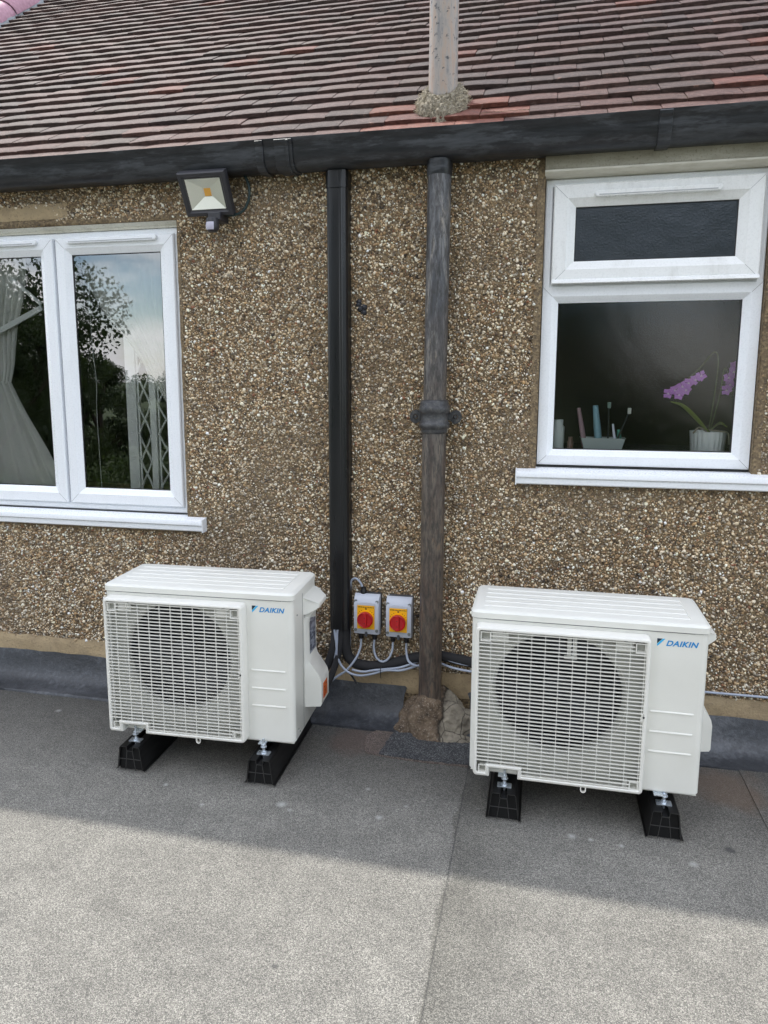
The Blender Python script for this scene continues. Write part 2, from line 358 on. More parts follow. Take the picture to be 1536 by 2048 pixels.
# glass: thin pane = reflection by fresnel over what stands behind
def m_glass(name, tint, boost=1.6, rough=0.0, wav=0.0, blur=0.0):
    M = Mat(name); t = M.t; t.nodes.remove(M.b)
    fr = M.n('ShaderNodeFresnel'); fr.inputs[0].default_value = 1.52
    k = M.math('MULTIPLY', fr.outputs[0], boost); k = M.math('MINIMUM', k, 1)
    gl = M.n('ShaderNodeBsdfGlossy'); gl.inputs['Roughness'].default_value = rough; gl.inputs[0].default_value = (.80, .90, 1, 1) if name == 'obscure_pane' else (1, 1, 1, 1)
    tr = M.n('ShaderNodeBsdfTransparent'); tr.inputs[0].default_value = tint
    src = tr.outputs[0]
    if wav:
        w = M.noise(170, 3, .5); w2 = M.noise(9, 2); bp = M.n('ShaderNodeBump'); bp.inputs['Distance'].default_value = wav
        M.l(M.math('ADD', M.math('MULTIPLY', w, .35), w2), bp.inputs['Height']); M.l(bp.outputs[0], gl.inputs['Normal'])
    if blur:
        rf = M.n('ShaderNodeBsdfRefraction'); rf.inputs['IOR'].default_value = 1.02; rf.inputs['Roughness'].default_value = blur; rf.inputs[0].default_value = tint
        m1 = M.n('ShaderNodeMixShader'); m1.inputs[0].default_value = .6
        M.l(tr.outputs[0], m1.inputs[1]); M.l(rf.outputs[0], m1.inputs[2]); src = m1.outputs[0]
    ms = M.n('ShaderNodeMixShader'); M.l(k, ms.inputs[0]); M.l(src, ms.inputs[1]); M.l(gl.outputs[0], ms.inputs[2]); M.l(ms.outputs[0], M.o.inputs[0]); return M
GLASS = m_glass('clear_pane', (.95, .97, .96, 1), 3.9)
GLASS_T = m_glass('stippled_pane', (.93, .95, .95, 1), 1.15, .02, .0010, .05)
GLASS_O = m_glass('obscure_pane', (.07, .10, .14, 1), 1.7, .30, .004)
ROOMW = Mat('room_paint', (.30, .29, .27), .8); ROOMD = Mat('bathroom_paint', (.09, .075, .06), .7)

# ------------------------------------------------------------------ setting: flat roof, garden
g = MB(); g.add([(-300, -300, -2.9), (300, -300, -2.9), (300, 300, -2.9), (-300, 300, -2.9)], [(0, 1, 2, 3)])
tag(g.build('ground', EARTH), kind='structure')
g = MB()
rnd = random.Random(3)
ys = [-4.3 + i * .05 for i in range(87)]
def seam(x0, y, s): return x0 + .0028 * noise.noise(Vector((y * 3, s, 0))) + .0008 * noise.noise(Vector((y * 30, s, 0)))
# three felt sheets, each lapped 3.5 mm over its left neighbour
for i, (xa, xb) in enumerate(((-6.0, .262), (.262, 1.178), (1.178, 5.0))):
    z = .0035 * i - .0035
    L = [(seam(xa, y, i) if i else xa, y) for y in ys]; Rr = [(seam(xb, y, i + 1) + (.05 if i < 2 else 0), y) for y in ys]
    n = len(ys); v = [(x, y, z) for x, y in L] + [(x, y, z) for x, y in Rr] + [(x, y, z - .006) for x, y in L]
    f = [(k, n + k, n + k + 1, k + 1) for k in range(n - 1)] + [(k, k + 1, 2 * n + k + 1, 2 * n + k) for k in range(n - 1)]
    g.add(v, f)
g.box((-6, -4.3, -.25), (5, 0, -.012))
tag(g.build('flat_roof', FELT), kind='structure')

# ------------------------------------------------------------------ house
house = empty('house', (0, 0, 0), label='pebbledashed brown house wall under a clay tiled roof, with two white framed windows', cat='house')
WL = (-2.065, .785, -.943, 1.957)      # left opening  x0,z0,x1,z1
WR = (.455, 1.03, 1.178, 2.06)
OL, OR = (WL[0], WL[1] - .016, WL[2], WL[3]), (WR[0], WR[1] - .016, WR[2], WR[3])
w = MB()
xs = sorted([-8, WL[0], WL[2], WR[0], WR[2], 6]); zs = sorted([-2.9, OL[1], OR[1], WL[3], WR[3], 2.26])
def inside(x, z, W_): return W_[0] < x < W_[2] and W_[1] < z < W_[3]
for i in range(len(xs) - 1):
    for j in range(len(zs) - 1):
        cx, cz = (xs[i] + xs[i + 1]) / 2, (zs[j] + zs[j + 1]) / 2
        if inside(cx, cz, OL) or inside(cx, cz, OR): continue
        w.add([(xs[i], 0, zs[j]), (xs[i + 1], 0, zs[j]), (xs[i + 1], 0, zs[j + 1]), (xs[i], 0, zs[j + 1])], [(0, 1, 2, 3)])
        w.add([(xs[i], .26, zs[j]), (xs[i + 1], .26, zs[j]), (xs[i + 1], .26, zs[j + 1]), (xs[i], .26, zs[j + 1])], [(3, 2, 1, 0)])
for X0, Z0, X1, Z1 in (OL, OR):
    for a, b in (((X0, Z0), (X1, Z0)), ((X1, Z0), (X1, Z1)), ((X1, Z1), (X0, Z1)), ((X0, Z1), (X0, Z0))):
        w.add([(a[0], 0, a[1]), (b[0], 0, b[1]), (b[0], .26, b[1]), (a[0], .26, a[1])], [(0, 1, 2, 3)])
wall = w.build('wall', COAT, house)

# pebble dash: every chip is real geometry in one mesh (surface pattern of the wall)
rng = np.random.default_rng(7)
sp = .0069
gx = np.arange(-3.0, 1.75, sp); gz = np.arange(.175, 2.13, sp * .866)
X, Z = np.meshgrid(gx, gz); X = X + (np.arange(len(gz)) % 2)[:, None] * sp / 2
X = X.ravel() + rng.normal(0, sp * .33, X.size); Z = Z.ravel() + rng.normal(0, sp * .33, Z.size)
def ragged(t, s, amp):
    return np.array([noise.noise(Vector((float(a) * 9, s, 0))) + .6 * noise.noise(Vector((float(a) * 38, s, 3))) for a in t]) * amp
tz = np.linspace(0, 2.3, 600); tx = np.linspace(-3.1, 1.9, 1200)
bot = .199 + np.interp(X, tx, ragged(tx, 1.1, .012))
eL = WL[2] + .006 + np.interp(Z, tz, ragged(tz, 2.2, .006)); eRl = WR[0] - .014 + np.interp(Z, tz, ragged(tz, 3.3, .013)); eRr = WR[2] + .014 + np.interp(Z, tz, ragged(tz, 4.4, .014))
topL = WL[3] + .008 + np.interp(X, tx, ragged(tx, 5.5, .010))
keep = Z > bot
keep &= ~((X < eL) & (X > WL[0] - .02) & (Z < topL) & (Z > WL[1] - .075))
keep &= ~((X < WL[2] + .085) & (X > WL[0] - .1) & (Z < WL[1] + .004) & (Z > WL[1] - .072))
keep &= ~((X > eRl) & (X < eRr) & (Z > WR[1] - .065))
keep &= ~((X > WR[0] - .078) & (X < WR[2] + .15) & (Z < WR[1] - .008) & (Z > WR[1] - .072))
# bare patch of mortar above the left window, thinner dash here and there
dens = np.array([noise.noise(Vector((float(a) * 2.3, float(b) * 2.3, 7))) for a, b in zip(X, Z)])
pat = np.array([noise.noise(Vector((float(a) * 11, float(b) * 11, 2))) for a, b in zip(X, Z)])
keep &= ~((rng.random(X.size) < .10 + .22 * np.clip(dens + .2, 0, 1)))
keep &= ~((X < -1.5 + .08 * pat) & (Z > 1.97) & (Z < 2.035 + .02 * pat))
X = X[keep]; Z = Z[keep]; dens = dens[keep]; pat = pat[keep]; n = len(X)
r = sp * rng.lognormal(-.50, .34, n); r = np.clip(r, .0020, .0088)
asp = rng.uniform(.55, 1.0, n); rot = rng.uniform(0, np.pi, n); h = r * rng.uniform(.4, 1.0, n)
tlx, tly = rng.normal(0, .42, n), rng.normal(0, .42, n)
k6 = np.arange(6) * np.pi / 3
V = np.zeros((n, 12, 3))
for ring, (sc, off) in enumerate(((1.0, 0), (.62, .3))):
    rr = r[:, None] * sc * rng.uniform(.8, 1.15, (n, 6))
    u = rr * np.cos(k6 + off); q = rr * np.sin(k6 + off) * asp[:, None]
    uu = u * np.cos(rot)[:, None] - q * np.sin(rot)[:, None]; qq = u * np.sin(rot)[:, None] + q * np.cos(rot)[:, None]
    V[:, ring * 6:ring * 6 + 6, 0] = X[:, None] + uu; V[:, ring * 6:ring * 6 + 6, 2] = Z[:, None] + qq
    V[:, ring * 6:ring * 6 + 6, 1] = .0015 if ring == 0 else -(h[:, None] + uu * tlx[:, None] + qq * tly[:, None])
fq = np.array([[i, (i + 1) % 6, 6 + (i + 1) % 6, 6 + i] for i in range(6)])
fan = np.array([[6, 7, 8, 9], [6, 9, 10, 11]])
F = np.concatenate([fq, fan]); NF = len(F)
idx = (F[None] + (np.arange(n) * 12)[:, None, None]).reshape(-1)
me = bpy.data.meshes.new('pebbledash')
me.vertices.add(n * 12); me.vertices.foreach_set('co', V.reshape(-1))
me.loops.add(len(idx)); me.loops.foreach_set('vertex_index', idx.astype(np.int32))
me.polygons.add(n * NF); me.polygons.foreach_set('loop_start', (np.arange(n * NF) * 4).astype(np.int32)); me.polygons.foreach_set('loop_total', np.full(n * NF, 4, np.int32))
me.update(calc_edges=True)
pal = np.array([lin(c)[:3] for c in ('fffaee', 'f3e8d4', 'decfb4', 'c6ae8c', 'a88d6c', '8c7458', 'b4ac9f', '8e867a', '70604e', '57483a', '3c342d', '91644b', 'c0a075')])
pw = np.array([.085, .10, .12, .13, .12, .11, .075, .065, .08, .055, .03, .015, .015]); pw /= pw.sum()
ci = rng.choice(len(pal), n, p=pw); colr = pal[ci] * rng.uniform(.75, 1.15, (n, 1))
colr *= (1 + .18 * pat)[:, None]; mixg = np.clip(dens * .6, 0, .3)[:, None]; colr = colr * (1 - mixg) + mixg * np.array([.22, .2, .17]) 
colr = colr * np.array([1.10, 1.06, 1.0]); ca = np.ones((n, 12, 4), np.float32); ca[:, :, :3] = np.clip(colr, 0, 1)[:, None, :]
attr = me.color_attributes.new('stone', 'FLOAT_COLOR', 'POINT'); attr.data.foreach_set('color', ca.reshape(-1))
me.materials.append(PEB.m)
link('pebbledash', me, house)

# mortar strips with no pebbles: plinth strip, reveals, patches
def lumpy_strip(x0, x1, z0, z1, y, depth, nx, nz, s):
    """thin slab hugging the wall, uneven surface and edges"""
    mb = MB(); v = []
    for j in range(nz + 1):
        for i in range(nx + 1):
            x = x0 + (x1 - x0) * i / nx; z = z0 + (z1 - z0) * j / nz
            e = 1 if 0 < j < nz else 0
            v.append((x, y - depth * (.2 if not e else 1) * (.7 + .6 * noise.noise(Vector((x * 8, z * 20, s)))), z + (0 if e else .006 * noise.noise(Vector((x * 13, j, s))))))
    f = [(j * (nx + 1) + i, j * (nx + 1) + i + 1, (j + 1) * (nx + 1) + i + 1, (j + 1) * (nx + 1) + i) for j in range(nz) for i in range(nx)]
    return mb.add(v, f)
lumpy_strip(-6, 4, .10, .203, -.001, .010, 400, 6, 1.).build('mortar_plinth', MORT, house, smooth=60)
mb = lumpy_strip(WR[0] - .026, WR[0] - .001, WR[1] - .002, 2.10, -.001, .007, 3, 80, 5.)
mb2 = lumpy_strip(WR[2] + .001, WR[2] + .026, WR[1] - .002, 2.10, -.001, .007, 3, 80, 6.); mb.add(mb2.v, mb2.f)
mb2 = lumpy_strip(WL[2] + .001, WL[2] + .014, WL[1], WL[3] + .02, -.001, .006, 3, 80, 7.); mb.add(mb2.v, mb2.f)
mb2 = lumpy_strip(WL[0] - .02, WL[2] + .014, WL[3] + .001, WL[3] + .024, -.001, .006, 120, 3, 8.); mb.add(mb2.v, mb2.f)
mb2 = lumpy_strip(WR[0] - .075, WR[0] - .028, WR[1] - .075, WR[1] + .02, -.001, .004, 8, 12, 9.); mb.add(mb2.v, mb2.f)
build_split(mb, 'reveal_mortar', COAT, house, smooth=60)
mb = lumpy_strip(-2.3, -1.42, 1.985, 2.045, -.0005, .004, 60, 5, 11.); mb.build('bare_mortar_patch', MORT, house, smooth=60)
# dark old fixing stain on the wall
mb = MB()
for k in range(5):
    x, z = -.203 + .012 * math.cos(k * 2.2), 1.609 + .02 * math.sin(k * 1.7)
    mb.lathe([(.0001, -.010), (.006, -.009), (.010, -.005), (.013, .001)], (x, 0, z), 'y', 9)
o = mb.build('old_fixing', Mat('bitumen_blob', (.02, .022, .028), .5), house, smooth=60)

# lintel over right window (front slab with painted drip moulding below)
mb = MB(); mb.box((.452, -.026, 2.0505), (2.2, -.001, 2.17)); mb.build('lintel', CONC, house, bevel=.004)
mb = MB(); mb.prism([(-.031, 2.050), (-.031, 2.044), (-.024, 2.039), (.0, 2.034), (.04, 2.031), (.04, 2.050)], 'x', .452, 1.182); mb.prism([(-.031, 2.050), (-.031, 2.044), (-.024, 2.039), (-.002, 2.036), (-.002, 2.050)], 'x', 1.182, 2.2)
mb.build('lintel_moulding', LINTP, house, smooth=40)

# rooms behind the windows
def room(x0, x1, z0, z1, y1, M):
    mb = MB(); a, b = (x0, .262, z0), (x1, y1, z1)
    v = [(x0, .262, z0), (x1, .262, z0), (x1, y1, z0), (x0, y1, z0), (x0, .262, z1), (x1, .262, z1), (x1, y1, z1), (x0, y1, z1)]
    mb.add(v, [(0, 1, 2, 3), (7, 6, 5, 4), (1, 5, 6, 2), (2, 6, 7, 3), (3, 7, 4, 0)])
    return mb.build('room', M, house)
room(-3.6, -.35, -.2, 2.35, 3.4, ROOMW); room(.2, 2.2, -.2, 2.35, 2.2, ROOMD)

# ---- windows
def frame_mesh(x0, z0, x1, z1, prof):
    """mitred rectangular frame; prof = list of (inset, y) around the section"""
    mb = MB(); n = len(prof); v = []
    for ins, y in prof:
        v += [(x0 + ins, y, z0 + ins), (x1 - ins, y, z0 + ins), (x1 - ins, y, z1 - ins), (x0 + ins, y, z1 - ins)]
    f = []
    for i in range(n - 1):
        for k in range(4): f.append((i * 4 + k, i * 4 + (k + 1) % 4, (i + 1) * 4 + (k + 1) % 4, (i + 1) * 4 + k))
    return mb.add(v, f)
def mitres(x0, z0, x1, z1, a, b, y):
    mb = MB()
    for cx, cz, sx, sz in ((x0, z0, 1, 1), (x1, z0, -1, 1), (x1, z1, -1, -1), (x0, z1, 1, -1)):
        p, q = (cx + sx * a, cz + sz * a), (cx + sx * b, cz + sz * b); d = .0005
        v = [(p[0] - sx * d, y, p[1] + sz * d), (p[0] + sx * d, y, p[1] - sz * d), (q[0] + sx * d, y, q[1] - sz * d), (q[0] - sx * d, y, q[1] + sz * d)]
        mb.add(v, [(0, 1, 2, 3)])
    return mb
def sash(parent, X0, Z0, X1, Z1, yf, M, glass, w=.066, vent=None):
    """opening sash with stepped profile, gasket, pane"""
    s = frame_mesh(X0, Z0, X1, Z1, [(0, yf + .022), (0, yf + .004), (.004, yf), (w * .62, yf), (w * .66, yf + .002), (w * .72, yf + .0045), (w - .004, yf + .012), (w, yf + .016), (w, yf + .03)]).build('sash', M, parent, smooth=25)
    build_split(mitres(X0, Z0, X1, Z1, .004, w * .62, yf - .0003), 'mitre_joint', JOINT, parent)
    gk = frame_mesh(X0 + w, Z0 + w, X1 - w, Z1 - w, [(-.001, yf + .0165), (.0028, yf + .0175), (.0028, yf + .03)]).build('gasket', GASKET, parent)
    mb = MB(); a = w + .001; mb.add([(X0 + a, yf + .021, Z0 + a), (X1 - a, yf + .021, Z0 + a), (X1 - a, yf + .021, Z1 - a), (X0 + a, yf + .021, Z1 - a)], [(0, 1, 2, 3)])
    mb.build('pane', glass, parent)
    if vent:
        vx0, vx1, vz, y = vent
        mb = MB(); mb.prism([(vx0, vz), (vx0 + .008, vz - .010), (vx1 - .008, vz - .010), (vx1, vz), (vx1 - .004, vz + .010), (vx0 + .004, vz + .010)], 'y', y - .0005, y - .017)
        for k in range(0): pass
        mb.build('trickle_vent', M, parent, bevel=.003)
        mb = MB(); mb.box((vx0 + .016, y - .0176, vz - .0055), (vx1 - .016, y - .0169, vz - .0025)); mb.build('vent_slot', JOINT, parent)
def sill(parent, x0, x1, ztop, M):
    mb = MB(); pr = [(.028, ztop - .003), (-.030, ztop - .012), (-.040, ztop - .016), (-.042, ztop - .021), (-.042, ztop - .034), (-.038, ztop - .038), (-.034, ztop - .040), (-.034, ztop - .058), (-.030, ztop - .062), (-.002, ztop - .062), (-.002, ztop - .02), (.028, ztop - .02)]
    mb.prism(pr, 'x', x0, x1); mb.build('sill', M, parent, smooth=30)
    mb = MB()
    for a, b in ((x0 - .0035, x0), (x1, x1 + .0035)): mb.prism([(-.044, ztop - .012), (-.044, ztop - .064), (-.002, ztop - .064), (-.002, ztop - .006)], 'x', a, b)
    build_split(mb, 'sill_end_cap', M, parent)
# left window: outer frame, two casements
wl = frame_mesh(WL[0] + .001, WL[1] + .001, WL[2] - .002, 1.934, [(0, .09), (0, .030), (.004, .027), (.020, .027), (.026, .031), (.030, .045), (.030, .09)]).build('window', UPVC, house, smooth=25)
wl['label'] = 'wide white casement window with net curtains behind it'
mb = MB(); mb.box((-1.531, .036, WL[1] + .032), (-1.479, .09, 1.903)); mb.build('mullion', UPVC, wl)
YF = .012
sash(wl, -1.498, .814, -.966, 1.912, YF, UPVC, GLASS, .066, (-1.440, -1.032, 1.897, YF))
sash(wl, -2.042, .814, -1.512, 1.912, YF, UPVC, GLASS, .066, (-1.985, -1.575, 1.897, YF))
mb = MB(); mb.prism([(.024, 1.9355), (.024, 1.9435), (.014, 1.9485), (-.004, 1.9555), (.08, 1.9555), (.08, 1.9355)], 'x', WL[0] + .002, WL[2] - .002); mb.build('head_trim', UPVC_CREAM, wl, smooth=30)
mb = MB(); mb.box((WL[0], .02, WL[1] - .002), (WL[2] - .004, .05, WL[1] + .0005)); mb.build('frame_gap', GASKET, wl)
sill(wl, -2.2, -.862, WL[1] + .001, UPVC)
# right window: fixed light below, top-hung light above
wr = frame_mesh(WR[0] + .002, WR[1] + .002, WR[2] - .002, 2.030, [(0, .10), (0, .028), (.004, .025), (.022, .025), (.027, .03), (.030, .045), (.030, .10)]).build('window', UPVC, house, smooth=25)
wr['label'] = 'tall white window with small top light and patterned glass'
mb = MB(); mb.box((WR[0] + .004, .030, 1.640), (WR[2] - .004, .09, 1.684)); mb.build('transom', UPVC, wr, bevel=.003)
sash(wr, .485, 1.676, 1.156, 2.008, .002, UPVC_D, GLASS_O, .075, (.618, 1.024, 1.969, .002))
mb = MB(); mb.prism([(.002, 1.690), (-.008, 1.684), (-.010, 1.676), (.002, 1.674)], 'x', .487, 1.154); mb.build('drip_bar', UPVC_D, wr, smooth=50)
fx = (.457, 1.032, 1.176, 1.668)
frame_mesh(*fx, [(.0, .04), (.001, .0235), (.034, .0235), (.038, .026), (.050, .040), (.056, .043), (.056, .06)]).build('fixed_light', UPVC, wr, smooth=25)
build_split(mitres(*fx, .002, .034, .0231), 'mitre_joint', JOINT, wr)
frame_mesh(fx[0] + .056, fx[1] + .056, fx[2] - .056, fx[3] - .056 + .017, [(-.001, .0445), (.0028, .0455), (.0028, .06)]).build('gasket', GASKET, wr)
mb = MB(); mb.add([(.512, .048, 1.087), (1.121, .048, 1.087), (1.121, .048, 1.632), (.512, .048, 1.632)], [(0, 1, 2, 3)]); mb.build('pane', GLASS_T, wr)
mb = MB(); mb.box((WR[0] + .003, .018, WR[1] - .004), (WR[2] - .004, .05, WR[1] + .0015)); mb.build('frame_gap', GASKET, wr)
sill(wr, .3875, 1.75, WR[1] - .003, UPVC)
# inner tiled ledge of the bathroom window and blank board of left room
mb = MB(); mb.box((WR[0] + .004, .092, 1.055), (WR[2] - .004, .42, 1.079)); mb.build('inner_ledge', Mat('ledge_dark', (.10, .10, .11), .25), wr, bevel=.003)
mb = MB(); mb.box((WL[0] + .004, .095, .82), (WL[2] - .004, .40, .845)); mb.build('inner_ledge', Mat('ledge_wood', (.22, .13, .07), .4), wl, bevel=.003)

# ---- tiled roof
TH = rad(36.5); cT, sT = math.cos(TH), math.sin(TH)
Y0, Z0 = -.083, 2.168                      # lowest tile edge (top of first course's tail) 
def RP(x, s, d): return Vector((x, Y0 + s * cT - d * sT, Z0 + s * sT + d * cT))
tv, tf, tcol = [], [], []
rt = random.Random(11)
GA, TWD, TK = .1, .168, .0135
tpal = [lin(c)[:3] for c in ('584542', '524340', '5b4743', '4d413f', '5d4a46', '544641', '50433f', '5f4b46')]
for k in range(0, 41):
    off = (k % 2) * TWD / 2 + rt.uniform(-.012, .012)
    s0 = k * GA - .002
    nT = 0
    x = -5.4 + off
    while x < 4.6:
        wd = TWD - .0022 + rt.uniform(-.0012, .0006)
        ds = rt.gauss(0, .0014) + .006 * noise.noise(Vector((x * 1.1, k * .35, 2))); dz = rt.gauss(0, .0006) + .003 * noise.noise(Vector((x * 1.3, k * .4, 8))); tw = rt.gauss(0, .0009); sk = rt.gauss(0, .0014)
        camb = .0012 + rt.uniform(-.0008, .0014)
        NX = 6; base = len(tv)
        tail = s0 + ds
        for (ss, top) in ((tail, 0), (tail, 1), (tail + .006, 2), (tail + .125, 3)):
            for i in range(NX + 1):
                u = i / NX; xx = x + u * wd
                arch = camb * (1 - (2 * u - 1) ** 2) + dz + tw * (2 * u - 1)
                lift = TK * 2.2 - (ss - tail) * (TK * 2.2 - TK * .75) / .125     # tails rest on course below
                e = .0012 * noise.noise(Vector((xx * 60, k, 1))) + sk * (2 * u - 1)
                if top == 0: p = RP(xx, ss + e, lift - TK * 1.22 + arch * .5)
                elif top == 1: p = RP(xx, ss + e + .0008, lift - .0025 + arch)
                elif top == 2: p = RP(xx, ss + e, lift + arch)
                else: p = RP(xx, ss, lift + arch)
                tv.append(p)
        rows = 4
        for j in range(rows - 1):
            for i in range(NX):
                a = base + j * (NX + 1) + i; tf.append((a, a + 1, a + NX + 2, a + NX + 1))
        # side walls
        for i0 in (0, NX):
            a = [base + i0, base + (NX + 1) + i0, base + 2 * (NX + 1) + i0, base + 3 * (NX + 1) + i0]
            q = RP(x + (wd if i0 else 0), tail + .125, -.004); tv.append(q); tf.append(tuple(a) + (len(tv) - 1,))
        tf.append(tuple(base + i for i in range(NX, -1, -1)) + (len(tv) - 2, len(tv) - 1))
        c = rt.choice(tpal)
        if k == 0 or (k <= 2 and rt.random() < .6): c = tuple(a * .85 + b * .15 for a, b in zip(c, lin('80503f')[:3]))
        if abs(x + .08 - .1) < .22 and k < 3: c = tuple(a * .45 + b * .55 for a, b in zip(c, lin('8f5544')[:3]))
        if rt.random() < .025: c = lin('6b463e')[:3]
        vv = rt.uniform(.86, 1.12)
        tcol += [(c[0] * vv * .86, c[1] * vv * .85, c[2] * vv * .84, 1)] * (len(tv) - base)
        x += TWD
me = bpy.data.meshes.new('roof'); me.from_pydata([tuple(p) for p in tv], [], tf)
at_ = me.color_attributes.new('tile', 'FLOAT_COLOR', 'POINT'); at_.data.foreach_set('color', np.array(tcol, np.float32).reshape(-1))
me.materials.append(TILE.m); smooth_mesh(me, 30)
roof = link('roof', me, house)
# deck under the tiles and back slope so that no light falls through
mb = MB(); top = RP(0, 4.15, -.01)
mb.add([(-8, Y0 + .03, Z0 - .005), (6, Y0 + .03, Z0 - .005), (6, top.y, top.z), (-8, top.y, top.z), (6, top.y * 2, Z0), (-8, top.y * 2, Z0)], [(0, 1, 2, 3), (3, 2, 4, 5)])
mb.build('roof_deck', GASKET, roof)
# half-round cap tiles running up the slope at far left, on a mortar bed
for k in range(10):
    mb = MB(); s0 = .95 + k * .46 - .16; prof = []
    v = []; NS = 12
    for (s, rr) in ((s0, .118), (s0 + .004, .122), (s0 + .452, .112), (s0 + .452, .098), (s0 + .004, .106), (s0, .118)):
        for i in range(NS + 1):
            a = math.pi * i / NS; v.append(RP(-3.185 - rr * math.cos(a), s, .035 + rr * .85 * math.sin(a)))
    f = [(j * (NS + 1) + i, j * (NS + 1) + i + 1, (j + 1) * (NS + 1) + i + 1, (j + 1) * (NS + 1) + i) for j in range(5) for i in range(NS)]
    mb.add(v, f); mb.build('cap_tile', HIP, roof, smooth=50)
mb = MB(); v = []; n1 = 160
for i in range(n1 + 1):
    s = .6 + 3.6 * i / n1; wv = .012 * noise.noise(Vector((s * 9, 0, 0))); wv2 = .008 * noise.noise(Vector((s * 25, 4, 0)))
    for x, d in ((-3.33 - wv, .01), (-3.30, .045), (-3.185, .12), (-3.085, .055 + wv2), (-3.072 + wv * .6, .040 + wv2), (-3.062 + wv * .6, .004)): v.append(RP(x, s, d))
mb.add(v, [(i * 6 + k, i * 6 + k + 1, i * 6 + k + 7, i * 6 + k + 6) for i in range(n1) for k in range(5)])
mb.build('bedding_mortar', BED, roof, smooth=70)

# ---- gutter
def gut_prof():   # (y, z) closed section, front ogee
    o_ = [(-.004, 2.098), (-.06, 2.092), (-.082, 2.096), (-.098, 2.106), (-.108, 2.124), (-.113, 2.150), (-.117, 2.172), (-.124, 2.181), (-.126, 2.190), (-.120, 2.1915)]
    i_ = [(-.116, 2.183), (-.110, 2.172), (-.105, 2.150), (-.100, 2.128), (-.090, 2.112), (-.06, 2.100), (-.004, 2.106)]
    return o_ + i_
mb = MB(); P = gut_prof(); xsN = [-8] + [-3 + i * .08 for i in range(63)] + [6]
v = []
for x in xsN:
    for (y, z) in P: v.append((x, y + .0025 * noise.noise(Vector((x * 1.5, 3, z * 4))), z + .003 * noise.noise(Vector((x * .9, 0, 1))) ))
n = len(P)
mb.add(v, [(i * n + k, i * n + (k + 1) % n, (i + 1) * n + (k + 1) % n, (i + 1) * n + k) for i in range(len(xsN) - 1) for k in range(n)])
gut = mb.build('gutter', GUT, house, smooth=40)
def collar(x0, x1, t, name='gutter_joint'):
    c_ = [(y - t * (1 if y < -.03 else 0), z - t) for y, z in gut_prof()[:9]] ; c_ += [(-.119, 2.1925), (-.11, 2.191)]
    mb = MB(); mb.prism(c_ + [(-.1, 2.15), (-.08, 2.115), (-.004, 2.102)], 'x', x0, x1); return mb.build(name, GUT, gut, bevel=.0015)
collar(-.565, -.535, .005); collar(-.492, -.425, .006); collar(-.447, -.437, .010, 'gutter_strap'); collar(.800, .840, .006, 'gutter_strap')
mb = MB(); mb.box((-8, -.0035, 2.108), (6, .02, 2.20)); mb.build('fascia', GUT, house)

# ------------------------------------------------------------------ trunking
tr = empty('pipe_trunking', (-.28, 0, .363), label='tall flat black plastic trunking running from gutter down the wall', cat='trunking')
def tr_sec(w2, d, e=.003):
    return [(-w2, 0), (-w2, -d + .012), (-w2 + .004, -d + .004), (-w2 + .010, -d), (-w2 + .016, -d + .0022), (w2 - .030, -d + .0022), (w2 - .027, -d), (w2 - .021, -d), (w2 - .018, -d + .003), (w2 - .006, -d + .006), (w2, -d + .016), (w2, 0)]
mb = MB(); sec = tr_sec(.039, .062); ins = [(x * .93, y * .93 if y else 0) for x, y in sec]
zt = 1.727; v = []
for z in (0, zt): v += [(x, y, z) for x, y in sec]
n = len(sec); mb.add(v, [(i, i + 1, n + i + 1, n + i) for i in range(n - 1)])
v = []
for z in (0, zt): v += [(x, y, z) for x, y in ins]
mb.add(v, [(i, n + i, n + i + 1, i + 1) for i in range(n - 1)])
mb.add([(x, y, 0) for x, y in sec] + [(x, y, 0) for x, y in ins], [(i, n + i, n + i + 1, i + 1) for i in range(n - 1)])
mb.build('cover', TRUNK, tr, smooth=28)
mb = MB(); mb.box((-.0395, -.002, 0), (.0395, .0, zt)); mb.build('back_plate', TRUNK, tr)
mb = MB(); mb.prism([(x * 1.05, y * 1.05) for x, y in tr_sec(.039, .062)], 'z', zt - .062, zt - .004); mb.build('end_cap', TRUNK, tr, smooth=30)

# ------------------------------------------------------------------ soil pipe
sp_ = empty('soil_pipe', (.09, -.08, 0), label='thick weathered grey cast iron drain pipe fixed to the wall', cat='pipe')
mb = MB()
def pc(z): return (.0055 * (z - .2) / 1.9 - .003, .031 * max(0, (z - 1.2)) / .9, z)
pts = []; rr = []
for i in range(60):
    z = .10 + (1.165 - .10) * i / 59; pts.append(pc(z)); rr.append(.0435 + .0005 * noise.noise(Vector((z * 5, 0, 0))))
mb.tube(pts, rr, 36); pts = []; rr = []
for i in range(60):
    z = 1.22 + (2.12 - 1.22) * i / 59; pts.append(pc(z)); rr.append(.0415 + .0004 * noise.noise(Vector((z * 5, 0, 3))))
mb.tube(pts, rr, 36); mb.build('pipe', SOIL, sp_, smooth=50)
mb = MB(); mb.lathe([(.0418, 2.045), (.0440, 2.05), (.0445, 2.075), (.0462, 2.098), (.03, 2.105)], (.0023, .0305, 0), 'z', 36); mb.build('outlet_socket', GUT, sp_, smooth=60)
mb = MB(); c = pc(1.2)
mb.lathe([(.043, 1.148), (.047, 1.151), (.0485, 1.160), (.0485, 1.166), (.0545, 1.170), (.0560, 1.178), (.0545, 1.187), (.0505, 1.191), (.0500, 1.215), (.0515, 1.222), (.0550, 1.226), (.0565, 1.235), (.0555, 1.245), (.0515, 1.252), (.0505, 1.262), (.0485, 1.268), (.0425, 1.270)], (c[0], 0, 0), 'z', 40)
mb.build('collar', IRON, sp_, smooth=60)
